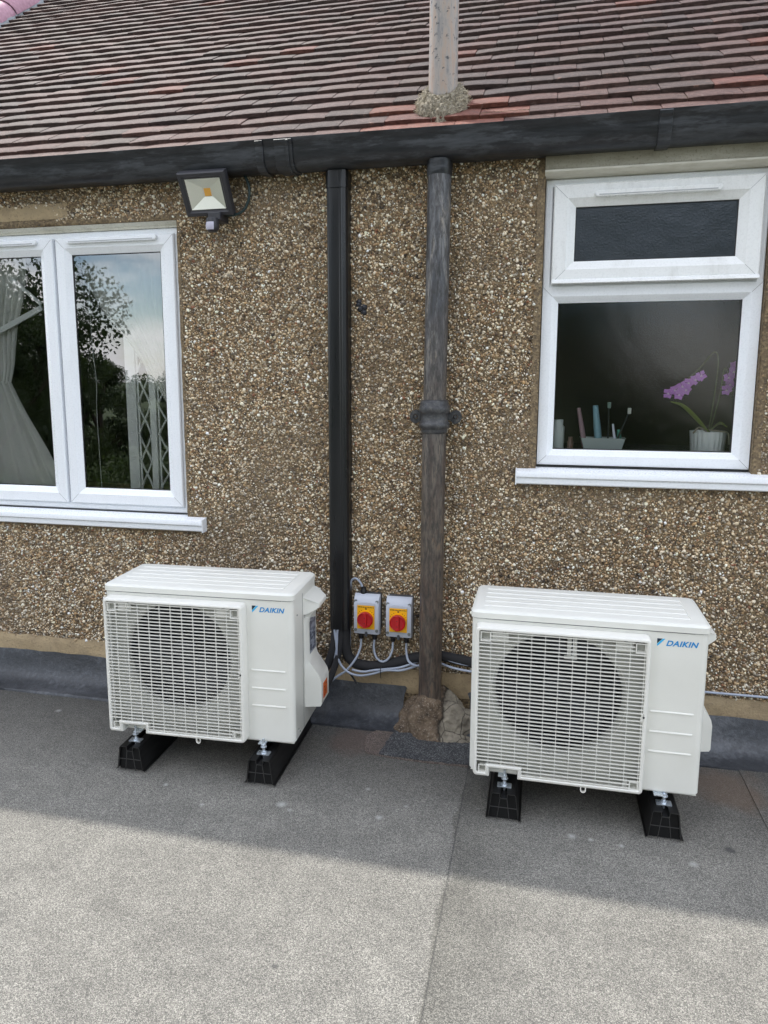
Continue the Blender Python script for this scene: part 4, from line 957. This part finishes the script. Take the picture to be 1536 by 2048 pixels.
    for i in range(NB):
        z = .024 + i * (.4725 - .024) / (NB - 1)
        xa, xb = ox0 + .012, ox1 - .012
        if z > .445: xa, xb = .060, .470 + .0
        if z < .036: xa, xb = .160, .478
        elif z < .052: xa = .062 if z < .0 else (.160 if z < .049 else .060)
        mb.prism([(gy0 + .003, z - .0016), (gy0 + .003, z + .0016), (gy0 + .0085, z + .0010), (gy0 + .0085, z - .0010)], 'x', xa, xb)
    mb.build('horizontal_bars', GRILL, grille)
    mb = MB()
    for i in range(12):
        x = .061 + i * .0397; za = .018 if x > .158 else .049
        if i == 11: za = .018
        mb.box((x - .0009, gy0 + .0045, za), (x + .0009, gy0 + .009, .478))
    mb.build('vertical_bars', GRILL, grille)
    # corner clips: square pockets with a rim and a dark hollow
    for x, z in ((.045, .458), (.487, .458), (.045, .032), (.487, .032)):
        mb = MB(); a = .0155 if z > .1 else .0135
        v = []
        for q, y in ((a, gy0 + .003), (a - .003, gy0 + .003), (a - .004, gy0 + .022)):
            v += [(x - q, y, z - q), (x + q, y, z - q), (x + q, y, z + q), (x - q, y, z + q)]
        mb.add(v, [(j * 4 + k, j * 4 + (k + 1) % 4, (j + 1) * 4 + (k + 1) % 4, (j + 1) * 4 + k) for j in range(2) for k in range(4)])
        mb.build('corner_clip', GRILL, grille)
        mb = MB(); q = a - .004; mb.box((x - q, gy0 + .021, z - q), (x + q, gy0 + .0225, z + q)); mb.build('clip_pocket', INNER, grille)
    # clip tabs beside the upper corners
    mb = MB()
    for xa, xb in ((.064, .112), (.418, .466)): mb.box((xa, gy0 + .014, .440), (xb, gy0 + .018, .474))
    mb.box((.462, gy0 + .012, .018), (.470, gy0 + .02, .046)); build_split(mb, 'clip_tab', GRILL, grille)
    mb = MB()
    for xa in (.095, .44): mb.box((xa, gy0 + .0125, .470), (xa + .010, gy0 + .0138, .4745))
    build_split(mb, 'clip_slot', SWBACK, grille)
    # tab under the rim and latch at the right
    mb = MB(); v = []
    for q, y in ((.0085, gy0 + .001), (.0055, gy0 + .001), (.0055, gy0 + .010)):
        L = [(.345 - q, .012)] + [(.345 + q * math.cos(rad(180 + 180 * k / 8)), .001 + q * math.sin(rad(180 + 180 * k / 8))) for k in range(9)] + [(.345 + q, .012)]
        v += [(a, y, b) for a, b in L]
    n = 11; mb.add(v, [(j * n + k, j * n + k + 1, (j + 1) * n + k + 1, (j + 1) * n + k) for j in range(2) for k in range(n - 1)]); mb.build('rim_tab', GRILL, grille)
    mb = MB(); mb.prism([(.494, .240), (.501, .240), (.501, .262), (.494, .262), (.4985, .256), (.4985, .246)], 'y', gy0 - .0005, gy0 + .01); mb.build('rim_latch', GRILL, grille)
    mb = MB(); mb.prism([(.5005, .247), (.506, .249), (.506, .253), (.5005, .255)], 'y', gy0 - .0008, gy0 + .002); mb.build('latch_hole', INK, grille)
    # pressed ribs
    for z in (.255, .192, .130):
        mb = MB(); mb.prism([(-.0028, z - .0018), (-.0028, z + .0002), (0, z + .0034), (0.001, z - .0028)], 'x', .527, .645); mb.build('pressed_rib', CASE, U)
    # logo mark + lettering
    mb = MB(); y = -.0006
    q = lambda pts, M_: [(a, y, b) for a, b in pts]
    mb.add(q([(.5335, .4795), (.5480, .4793), (.5335, .4640)], 0), [(0, 1, 2)]); mk = mb.build('logo_mark', NAVY, U)
    mb = MB(); mb.add(q([(.5490, .4790), (.5560, .4795), (.5345, .4555), (.5338, .4630)], 0), [(0, 1, 2, 3)]); mb.build('logo_mark', CYAN, U)
    cu = bpy.data.curves.new('lettering', 'FONT'); cu.body = 'DAIKIN'; cu.size = .0275; cu.shear = .28; cu.offset = .0009; cu.space_character = 1.07
    to = bpy.data.objects.new('lettering', cu); COL.objects.link(to); bpy.context.view_layer.update()
    me = bpy.data.meshes.new_from_object(to.evaluated_get(bpy.context.evaluated_depsgraph_get())); me.name = 'lettering'
    bpy.data.objects.remove(to); bpy.data.curves.remove(cu)
    xs_ = [v_.co.x for v_ in me.vertices]; sc = (.6465 - .5585) / (max(xs_) - min(xs_)); x_min = min(xs_); zs_ = [v_.co.y for v_ in me.vertices]; sz = .0170 / (max(zs_) - min(zs_))
    for v_ in me.vertices: v_.co = Vector((.5585 + (v_.co.x - x_min) * sc, y, .4590 + v_.co.y * sz))
    me.materials.clear(); me.materials.append(BLUE.m); link('lettering', me, U)
    # carrying handle wedge on right side
    mb = MB(); v = [(CW, .120, .480), (CW + .018, .126, .470), (CW + .050, .150, .452), (CW + .050, .150, .436), (CW + .018, .128, .420), (CW, .122, .414)]
    v2 = [(CW, .272, .480), (CW + .018, .272, .470), (CW + .050, .250, .452), (CW + .050, .250, .436), (CW + .018, .272, .424), (CW, .272, .418)]
    mb.add(v + v2, [(i, i + 1, 7 + i, 6 + i) for i in range(5)] + [(5, 4, 3, 2, 1, 0), (6, 7, 8, 9, 10, 11)]); mb.build('handle', CASE, U, smooth=30, bevel=.002)
    # valve cover: thin upper part, deep lower bulge
    pr = [(.000, .075), (.052, .075), (.056, .082), (.056, .160), (.052, .178), (.040, .200), (.018, .228), (.010, .245), (.009, .385), (.016, .400), (.0, .410)]
    mb = MB(); y0, y1 = .140, .272; n = len(pr)
    v = []
    for yy, d in ((y0 - .008, .0), (y0 + .006, 1.0), (y1 - .02, 1.0), (y1, .55)): v += [(CW + (a * d if d else 0), yy, b) for a, b in pr]
    mb.add(v, [(j * n + i, j * n + i + 1, (j + 1) * n + i + 1, (j + 1) * n + i) for j in range(3) for i in range(n - 1)] + [tuple(3 * n + i for i in range(n)), (0, n, 2 * n, 3 * n)]); mb.build('valve_cover', CASE, U, smooth=35)
    mb = MB(); mb.add([(CW + .0104, .165, .258), (CW + .0104, .245, .258), (CW + .0104, .245, .372), (CW + .0104, .178, .388), (CW + .0104, .165, .372)], [(0, 1, 2, 3, 4)]); mb.build('rating_label', LABELM, U)
    mb = MB(); mb.prism([(.170, .094), (.225, .094), (.225, .152), (.170, .152)], 'x', CW + .0562, CW + .0567); sk = mb.build('warning_sticker', ORANGE, U)
    mb = MB()
    for a, b, c_, d in ((.178, .102, .184, .108), (.190, .104, .196, .122), (.203, .106, .209, .124), (.180, .130, .196, .134), (.203, .136, .216, .140)): mb.box((CW + .0568, a, b), (CW + .0571, c_, d))
    mb.build('sticker_print', Mat('sticker_dark', lin('7a3410'), .5), sk)
    # steel feet under the casing
    for x in (.105, .562):
        mb = MB(); mb.prism([(x - .013, 0), (x + .013, 0), (x + .013, -.003), (x - .013, -.003)], 'y', -.016, CD + .012); mb.build('foot_rail', ZINC, U)
    return U
unit = make_unit()
GU = 'ivory outdoor air conditioning units on the flat roof'
tag(unit, 'ivory air conditioning unit on the left, below the casement window', 'air conditioner', GU)
unit.location = (-.976, -.580, .127); unit.rotation_euler = (0, 0, .0373)
unit2 = copy_tree(unit); unit2.location = (.284, -.581, .127); unit2.rotation_euler = (0, 0, -.0023)
unit2['label'] = 'ivory air conditioning unit right of the soil pipe, with a bracket behind its fan grille'
mb = MB(); mb.box((-.004, -.022, .0), (.008, -.010, .06)); mb.box((.016, -.022, 0), (.024, -.010, .06)); mb.box((-.012, -.020, -.006), (.026, -.012, .004)); mb.v = [(x + .288, y + .012 + .018, z + .395) for x, y, z in mb.v]
mb.build('fan_bracket', GRILL, unit2, bevel=.001)

# ------------------------------------------------------------------ black mounting blocks
def make_block():
    B = empty('mounting_block', (0, 0, 0))
    L = .46; H_ = .089
    out = [(-.0535, 0), (-.0535, .004), (-.0475, .0045), (-.0385, .083), (-.034, H_), (-.0095, H_), (-.0085, .074), (.0085, .074), (.0095, H_), (.034, H_), (.0385, .083), (.0475, .0045), (.0535, .004), (.0535, 0)]
    inn = [(-.0475, .0), (-.0455, .0045), (-.0365, .082), (-.033, .0868), (-.0120, .0868), (-.0105, .072), (.0105, .072), (.0120, .0868), (.033, .0868), (.0365, .082), (.0455, .0045), (.0475, 0)]
    mb = MB(); n = len(out); v = [(x, 0, z) for x, z in out] + [(x, L, z) for x, z in out]
    mb.add(v, [(i, i + 1, n + i + 1, n + i) for i in range(n - 1)] + [tuple(n + i for i in range(n))])
    mb.build('body', RUBBER, B, smooth=25)
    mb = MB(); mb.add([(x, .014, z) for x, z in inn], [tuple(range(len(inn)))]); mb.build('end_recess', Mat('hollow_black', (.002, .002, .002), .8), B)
    # moulded rib edges on the open end
    mb = MB(); t = .0007
    def bar(a, b, w_=.0006, M_=0):
        a, b = Vector((a[0], 0, a[1])), Vector((b[0], 0, b[1])); d = (b - a).normalized(); s = Vector((-d.z, 0, d.x)) * w_
        v = [a + s, b + s, b - s, a - s]; v = [(p.x, .0004, p.z) for p in v] + [(p.x, .0035, p.z) for p in v]
        mb.add(v, [(0, 1, 2, 3), (0, 4, 5, 1), (1, 5, 6, 2), (2, 6, 7, 3), (3, 7, 4, 0)])
    bar((-.043, .042), (.043, .042)); bar((-.010, .074), (-.019, .001)); bar((.010, .074), (.019, .001)); bar((-.010, .073), (.010, .073))
    for i in range(2, len(inn) - 3): bar(inn[i], inn[i + 1], .0006)
    bar(inn[1], inn[2]); bar(inn[-3], inn[-2])
    mb.build('end_ribs', RUBEDGE, B)
    for y in (.048, .40):
        mb = MB(); mb.prism(rrect(-.022, -.013, .022, .013, .002, 2), 'z', H_ + .0003, H_ + .0033); br = mb.build('clamp_plate', ZINC, B); br.location = (0, y, 0)
        mb = MB(); mb.lathe([(.0042, .075), (.0042, .142)], (0, 0, 0), 'z', 12, cap=True); mb.lathe([(.0088, H_ + .0034), (.0088, H_ + .010)], (0, 0, 0), 'z', 6, cap=True); mb.lathe([(.011, H_ + .024), (.011, H_ + .026)], (0, 0, 0), 'z', 16, cap=True)
        mb.lathe([(.0088, H_ + .0265), (.0088, H_ + .033)], (0, 0, 0), 'z', 6, cap=True); b_ = mb.build('bolt', ZINC, B, smooth=40); b_.location = (0, y, 0)
    return B
blk = make_block()
GB = 'black mounting blocks under the outdoor units'
specs = [(-.8785, -.635, .02, 'black mounting block under the fan side of the left unit'), (-.408, -.618, .02, 'black mounting block under the lettered side of the left unit'),
         (.396, -.636, -.002, 'black mounting block under the fan side of the right unit'), (.865, -.626, -.002, 'black mounting block under the lettered side of the right unit')]
for i, (x, y, rz, lb) in enumerate(specs):
    o = blk if i == 0 else copy_tree(blk); o.location = (x, y, .0015 if x < .262 else .0045 - .002); o.rotation_euler = (0, 0, rz); tag(o, lb, 'mounting block', GB)

# ------------------------------------------------------------------ things behind the glass
NET = Mat('net_fabric', (.93, .93, .90), .9)
dif = NET.n('ShaderNodeBsdfTranslucent'); dif.inputs[0].default_value = (.92, .92, .9, 1); trn = NET.n('ShaderNodeBsdfTransparent'); m1 = NET.n('ShaderNodeMixShader'); m1.inputs[0].default_value = .15
m2 = NET.n('ShaderNodeMixShader'); m2.inputs[0].default_value = .88
NET.l(NET.b.outputs[0], m1.inputs[1]); NET.l(dif.outputs[0], m1.inputs[2]); NET.l(trn.outputs[0], m2.inputs[1]); NET.l(m1.outputs[0], m2.inputs[2]); NET.l(m2.outputs[0], NET.o.inputs[0])
def curtain(left, right, pleats, amp, y0, label, sd):
    """cloth between a left and a right edge polyline (x,z) sampled top to bottom"""
    NU, NV = 90, 40; mb = MB(); v = []
    def samp(P, t):
        P = [Vector((a, 0, b)) for a, b in P]; Q = spline(P, 12); f = t * (len(Q) - 1); i = min(int(f), len(Q) - 2); return Q[i].lerp(Q[i + 1], f - i)
    for j in range(NV + 1):
        t = j / NV; a, b = samp(left, t), samp(right, t); wdt = (b - a).length
        for i in range(NU + 1):
            u = i / NU; p = a.lerp(b, u)
            ph = u * pleats * 2 * math.pi + 1.2 * noise.noise(Vector((u * 5, t * 1.5, sd)))
            y = y0 + amp * math.sin(ph) * (.6 + .5 * noise.noise(Vector((u * 3, t * 2, sd + 5))))
            v.append((p.x + .003 * math.cos(ph), y, p.z))
    mb.add(v, [(j * (NU + 1) + i, j * (NU + 1) + i + 1, (j + 1) * (NU + 1) + i + 1, (j + 1) * (NU + 1) + i) for j in range(NV) for i in range(NU)])
    return tag(mb.build('net_curtain', NET, smooth=80), label, 'curtain', 'sheer net curtains in the casement window')
curtain([(-1.475, 1.95), (-1.461, 1.80), (-1.376, 1.634), (-1.273, 1.515), (-1.171, 1.369), (-1.06, 1.19)], [(-.99, 1.95), (-1.0, 1.80), (-1.02, 1.65), (-1.02, 1.50), (-1.015, 1.35), (-1.0, 1.22)], 9, .010, .135, 'sheer net curtain swept right across the right casement', 1)
curtain([(-2.03, 1.95), (-2.03, 1.75), (-2.03, 1.55), (-2.0, 1.4), (-1.99, 1.33)], [(-1.735, 1.95), (-1.742, 1.76), (-1.80, 1.56), (-1.828, 1.40), (-1.85, 1.32)], 8, .012, .135, 'sheer net curtain gathered at the top of the left casement', 2)
curtain([(-1.99, 1.34), (-2.0, 1.2), (-2.03, 1.0), (-2.04, .86)], [(-1.85, 1.33), (-1.79, 1.21), (-1.69, 1.04), (-1.60, .86)], 5, .012, .13, 'sheer net curtain flaring out low in the left casement', 3)
# folded white security grille
sg = empty('security_grille', (-1.17, .165, .845), label='folded white metal security grille behind the right casement', cat='grille')
GW = Mat('grille_white', lin('f0f3f3'), .4)
mb = MB(); mb.box((-.128, 0, 0), (-.080, .02, .70)); mb.box((-.018, 0, 0), (.012, .016, .70)); mb.box((.095, 0, 0), (.125, .016, .7)); mb.box((-.076, .004, 0), (-.068, .012, .7)); mb.box((.018, .004, 0), (.026, .012, .7))
build_split(mb, 'upright', GW, sg, bevel=.002)
mb = MB()
for xa, xb in ((-.074, -.014), (.020, .100)):
    for zc in (.02, .13, .26, .39, .52):
        for s in (-1, 1):
            P = [(xa if s > 0 else xb, .006 if s > 0 else .001, zc - .005), ((xa * .75 + xb * .25) if s > 0 else (xb * .75 + xa * .25), .006 if s > 0 else .001, zc + .035), ((xa + xb) / 2, .006 if s > 0 else .001, zc + .065), ((xb * .75 + xa * .25) if s > 0 else (xa * .75 + xb * .25), .006 if s > 0 else .001, zc + .095), (xb if s > 0 else xa, .006 if s > 0 else .001, zc + .135)]
            mb.tube(spline(P, 5), .0045, 6)
mb.build('lattice', GW, sg, smooth=60)
# white angled bars in the left casement
fb = empty('folding_bracket', (-1.65, .10, 1.65), label='white angular bracket of two bars behind the left casement', cat='bracket')
def flatbar(mb, a, b, w_, t=.008):
    a, b = Vector((a[0], 0, a[1])), Vector((b[0], 0, b[1])); d = (b - a).normalized(); s = Vector((-d.z, 0, d.x)) * w_ / 2
    v = [a + s, b + s, b - s, a - s]; mb.add([(p.x, 0, p.z) for p in v] + [(p.x, t, p.z) for p in v], [(0, 1, 2, 3), (7, 6, 5, 4), (0, 4, 5, 1), (1, 5, 6, 2), (2, 6, 7, 3), (3, 7, 4, 0)])
mb = MB(); flatbar(mb, (-.14, .125), (.005, .010), .016); mb.build('upper_bar', GW, fb, bevel=.001)
mb = MB(); flatbar(mb, (-.24, -.11), (.006, -.004), .024, .012); mb.build('lower_bar', GW, fb, bevel=.001)
# cord hanging near the centre stile
cable('blind_cord', [(-1.412, .10, 1.88), (-1.408, .10, 1.5), (-1.398, .10, 1.33), (-1.404, .10, 1.2), (-1.400, .10, .87)], .0014, GW, 'thin pale cord hanging inside the right casement', cat='cord', seg=6)
# bathroom ledge
pot = empty('orchid_pot', (1.066, .17, 1.079), label='white ribbed flower pot with an orchid on the bathroom ledge', cat='pot plant')
def ribbed(r0, r1, h, nrib):
    mb = MB(); seg = nrib * 4; v = []
    for (rr, z) in ((r0, 0), (r1, h), (r1 - .004, h), (r1 - .006, h - .02)):
        for k in range(seg): a = 2 * math.pi * k / seg; q = rr + .0016 * math.cos(a * nrib); v.append((q * math.cos(a), q * math.sin(a), z))
    mb.add(v, [(j * seg + k, j * seg + (k + 1) % seg, (j + 1) * seg + (k + 1) % seg, (j + 1) * seg + k) for j in range(3) for k in range(seg)]); return mb
ribbed(.056, .062, .075, 22).build('pot', Mat('glazed_white', lin('f6fbfa'), .3), pot, smooth=60)
mb = MB(); mb.lathe([(.0001, .066), (.055, .064)], (0, 0, 0), 'z', 24); mb.build('bark_chips', BARK, pot)
LEAFG = Mat('orchid_leaf', lin('94a552'), .4); STEM = Mat('orchid_stem', lin('6b6f4a'), .5); ROOT = Mat('orchid_root', lin('a79f8c'), .6)
mb = MB()
for pts, w_ in (([(.0, 0, .07), (-.05, -.03, .12), (-.10, -.05, .165), (-.145, -.06, .185)], .026), ([(.0, 0, .07), (.04, .02, .10), (.07, .03, .09)], .018)):
    Q = spline(pts, 8); n = len(Q); v = []
    for i, p in enumerate(Q):
        t = i / (n - 1); ww = w_ * math.sin(math.pi * min(1, .12 + .88 * t) ** .9) if t < 1 else .001
        v += [p + Vector((0, -ww * .5, ww * .5)), p + Vector((0, 0, -.003)), p + Vector((0, ww * .5, -ww * .2))]
    mb.add(v, [(i * 3 + k, i * 3 + k + 1, i * 3 + k + 4, i * 3 + k + 3) for i in range(n - 1) for k in range(2)])
build_split(mb, 'leaf', LEAFG, pot, smooth=80)
mb = MB(); mb.tube(spline([(0, 0, .06), (.012, 0, .2), (.018, 0, .32), (.0, -.01, .36), (-.05, -.02, .30), (-.13, -.03, .22)], 8), .0022, 6); mb.tube(spline([(.005, .01, .06), (.03, .0, .2), (.04, 0, .30), (.055, 0, .28)], 8), .0022, 6); build_split(mb, 'stem', STEM, pot, smooth=60)
mb = MB(); mb.tube(spline([(-.01, -.02, .075), (-.04, -.04, .09), (-.06, -.05, .07)], 6), .003, 6); mb.tube(spline([(.0, -.02, .08), (.03, -.05, .078), (.058, -.045, .07), (.064, -.04, .03)], 6), .003, 6); build_split(mb, 'root', ROOT, pot, smooth=60)
PET = Mat('orchid_petal', lin('d58fe6'), .5); PW = Mat('orchid_lip', lin('e6c8e6'), .5)
rp = random.Random(2)
for fx_, fz_ in [(-.150, .212), (-.128, .224), (-.105, .238), (-.085, .250), (-.063, .262), (-.045, .276), (-.09, .225), (-.115, .208)] + [(.048, .27), (.062, .29), (.055, .245), (.045, .225), (.066, .31)]:
    mb = MB(); c = Vector((fx_, -.035 + rp.uniform(-.015, .015), fz_))
    for k in range(5):
        a = rad(72 * k + rp.uniform(-15, 15)); d = Vector((math.cos(a), -.25, math.sin(a))); s = Vector((-math.sin(a), 0, math.cos(a)))
        mb.add([c, c + d * .012 + s * .009, c + d * .021, c + d * .012 - s * .009], [(0, 1, 2, 3)])
    fo = mb.build('flower', PET, pot)
    mb = MB(); mb.add([c + Vector((0, -.006, .004)), c + Vector((.005, -.007, -.004)), c + Vector((-.005, -.007, -.004))], [(0, 1, 2)]); mb.build('lip', PW, fo)
tray = empty('toothbrush_tray', (.695, .15, 1.079), label='grey translucent tray holding brushes on the bathroom ledge', cat='tray')
mb = MB(); v = []
for q, z in ((.066, 0), (.078, .044), (.082, .046), (.076, .045), (.062, .005)):
    v += [(-q, -q * .45, z), (q, -q * .45, z), (q, q * .45, z), (-q, q * .45, z)]
mb.add(v, [(j * 4 + k, j * 4 + (k + 1) % 4, (j + 1) * 4 + (k + 1) % 4, (j + 1) * 4 + k) for j in range(4) for k in range(4)]); mb.build('tray', Mat('tray_grey', lin('c3cecc'), .35), tray)
def stick(name, x, z0, x1, z1, r, colr, label, cat, head=None, y=.14):
    mb = MB(); mb.tube([(x, y, z0), ((x + x1) / 2, y + .004, (z0 + z1) / 2), (x1, y, z1)], [r, r * .95, r * .7], 10)
    o = mb.build(name, Mat(name + '_colour', lin(colr), .4), smooth=60); tag(o, label, cat)
    if head:
        hb = MB(); hb.box((x1 - .006, y - .008, z1 - .010), (x1 + .006, y + .006, z1 + .012)); hb.build('head', Mat(name + '_head', lin(head), .5), o, bevel=.002)
stick('toothbrush', .632, 1.09, .604, 1.235, .010, 'a98c94', 'thick dusky pink brush handle leaning left in the tray', 'toothbrush')
stick('paste_tube', .683, 1.09, .664, 1.245, .014, '8fb9c8', 'light blue tube standing in the tray', 'tube')
stick('toothbrush', .738, 1.09, .785, 1.225, .0035, '2b3032', 'thin dark toothbrush leaning right with a pale head', 'toothbrush', 'dfe3dc')
stick('toothbrush', .742, 1.09, .728, 1.178, .0055, 'eef0ff', 'short white toothbrush at the front of the tray', 'toothbrush', None, .125)
stick('toothbrush', .716, 1.09, .714, 1.245, .0035, '22272a', 'upright dark toothbrush with a grey green head', 'toothbrush', '7f9a90', .155)
stick('small_tube', .758, 1.09, .752, 1.155, .010, '56a08e', 'short dark green tube in the tray', 'tube', None, .15)
mb = MB(); mb.lathe([(.022, 0), (.022, .085), (.017, .092), (.017, .112), (.001, .113)], (.533, .13, 1.0795), 'z', 20, cap=True); tag(mb.build('bottle', Mat('bottle_white', lin('f0faf7'), .35), smooth=40), 'pale bottle at the left end of the bathroom ledge', 'bottle')
mb = MB(); mb.lathe([(.011, 0), (.011, .03), (.008, .034), (.008, .048), (.001, .049)], (.578, .12, 1.0795), 'z', 16, cap=True); tag(mb.build('small_bottle', Mat('bottle_brown', lin('7d6156'), .4), smooth=40), 'little brown bottle left of the brush tray', 'bottle')

# ------------------------------------------------------------------ garden trees (seen mirrored in the window panes)
def tree_mesh(name, H, Rc, nleaf, sd, low=.25, leafM=LEAF, ls=.16):
    rn = np.random.default_rng(sd); nc = 42
    th = rn.uniform(0, 2 * np.pi, nc); zz = rn.uniform(low, 1, nc); prof = np.sqrt(np.clip(1 - ((zz - .55) / .50) ** 2, .08, 1))
    rr = Rc * prof * np.sqrt(rn.uniform(.05, 1, nc)); C = np.stack([rr * np.cos(th), rr * np.sin(th), zz * H], 1); cr_ = rn.uniform(.16, .34, nc) * Rc
    ci = rn.integers(0, nc, nleaf); d = rn.normal(0, 1, (nleaf, 3)); d /= np.linalg.norm(d, axis=1)[:, None]
    P = C[ci] + d * (cr_[ci] * rn.uniform(.35, 1.15, nleaf) ** .6)[:, None] * np.array([1, 1, .8])
    a = rn.normal(0, 1, (nleaf, 3)); a /= np.linalg.norm(a, axis=1)[:, None]; b = np.cross(a, rn.normal(0, 1, (nleaf, 3))); b /= np.linalg.norm(b, axis=1)[:, None]
    s = (ls * rn.uniform(.5, 1.2, nleaf))[:, None]
    V = np.stack([P - a * s, P + b * s * .55, P + a * s, P - b * s * .55], 1).reshape(-1, 3)
    me = bpy.data.meshes.new('crown'); k = nleaf
    me.vertices.add(k * 4); me.vertices.foreach_set('co', V.reshape(-1)); me.loops.add(k * 4); me.loops.foreach_set('vertex_index', np.arange(k * 4, dtype=np.int32))
    me.polygons.add(k); me.polygons.foreach_set('loop_start', (np.arange(k) * 4).astype(np.int32)); me.polygons.foreach_set('loop_total', np.full(k, 4, np.int32)); me.update(calc_edges=True)
    me.materials.append(leafM.m)
    tb = MB(); tb.tube([(0, 0, 0), (.05, 0, H * .3), (.0, .08, H * .6), (0, 0, H * .9)], [Rc * .09, Rc * .07, Rc * .045, .02], 9)
    for i in range(0, nc, 2):
        c = C[i]; z0 = c[2] * .55; tb.tube(spline([(0, 0, z0), (c[0] * .5, c[1] * .5, (z0 + c[2]) * .5 + .1), tuple(c)], 4), [Rc * .03] * 4 + [Rc * .02] * 4 + [.01], 5)
    tm = tb.build('trunk', BARK); tmesh = tm.data; bpy.data.objects.remove(tm); return me, tmesh
kinds = {'oak': tree_mesh('oak', 13, 4.2, 120000, 1, ls=.060), 'slim': tree_mesh('slim', 11, 2.6, 60000, 2, .12, ls=.06), 'bush': tree_mesh('bush', 3.4, 1.5, 22000, 3, .05, LEAF2, .045), 'far': tree_mesh('far', 9, 4.5, 70000, 4, .06, LEAF, .09)}
def tree(kind, x, y, rz, sc, label, cat='tree'):
    o = empty('garden_tree' if cat == 'tree' else 'garden_bush', (x, y, -2.9), rz, label=label, cat=cat, group='trees and bushes in the garden behind the photographer'); o.scale = (sc,) * 3
    link('crown', kinds[kind][0], o); link('trunk', kinds[kind][1], o)
def dirp(px_deg, dist, x0=-1.2): return (x0 - dist * math.sin(rad(px_deg)), -dist * math.cos(rad(px_deg)))
TL = [('oak', 49.3, 17, 1.05), ('slim', 37.5, 15, .5), ('oak', 55, 19, 1.1), ('far', 33, 27, .50), ('far', 26.0, 30, .44), ('far', 39, 30, .5), ('slim', 15.5, 18, 1.0), ('oak', 13, 20, 1.05), ('oak', 4.5, 22, 1.1), ('far', -7.5, 30, .5), ('slim', -22, 18, 1.0), ('oak', -30, 20, 1.0), ('far', -38, 19, 1.1), ('slim', 44, 11, .62)]
for i, (k, a, d, s) in enumerate(TL):
    x, y = dirp(a, d, -1.2 if a > 20 else .2); tree(k, x, y, i * 1.7, s, 'leafy garden tree behind the photographer, seen only as a reflection in the window panes')
for i, (a, d, s) in enumerate([(39, 8.5, .8), (34, 8.0, .85), (29.5, 8.8, .8), (25, 8.0, .9), (18, 9, .9), (8, 9, .8), (-2, 9.5, .9), (-12, 9, .85)]):
    x, y = dirp(a, d, -1.2 if a > 20 else .2); tree('bush', x, y, i * 2.1, s, 'low garden bush seen only as a reflection in the window panes', 'bush')
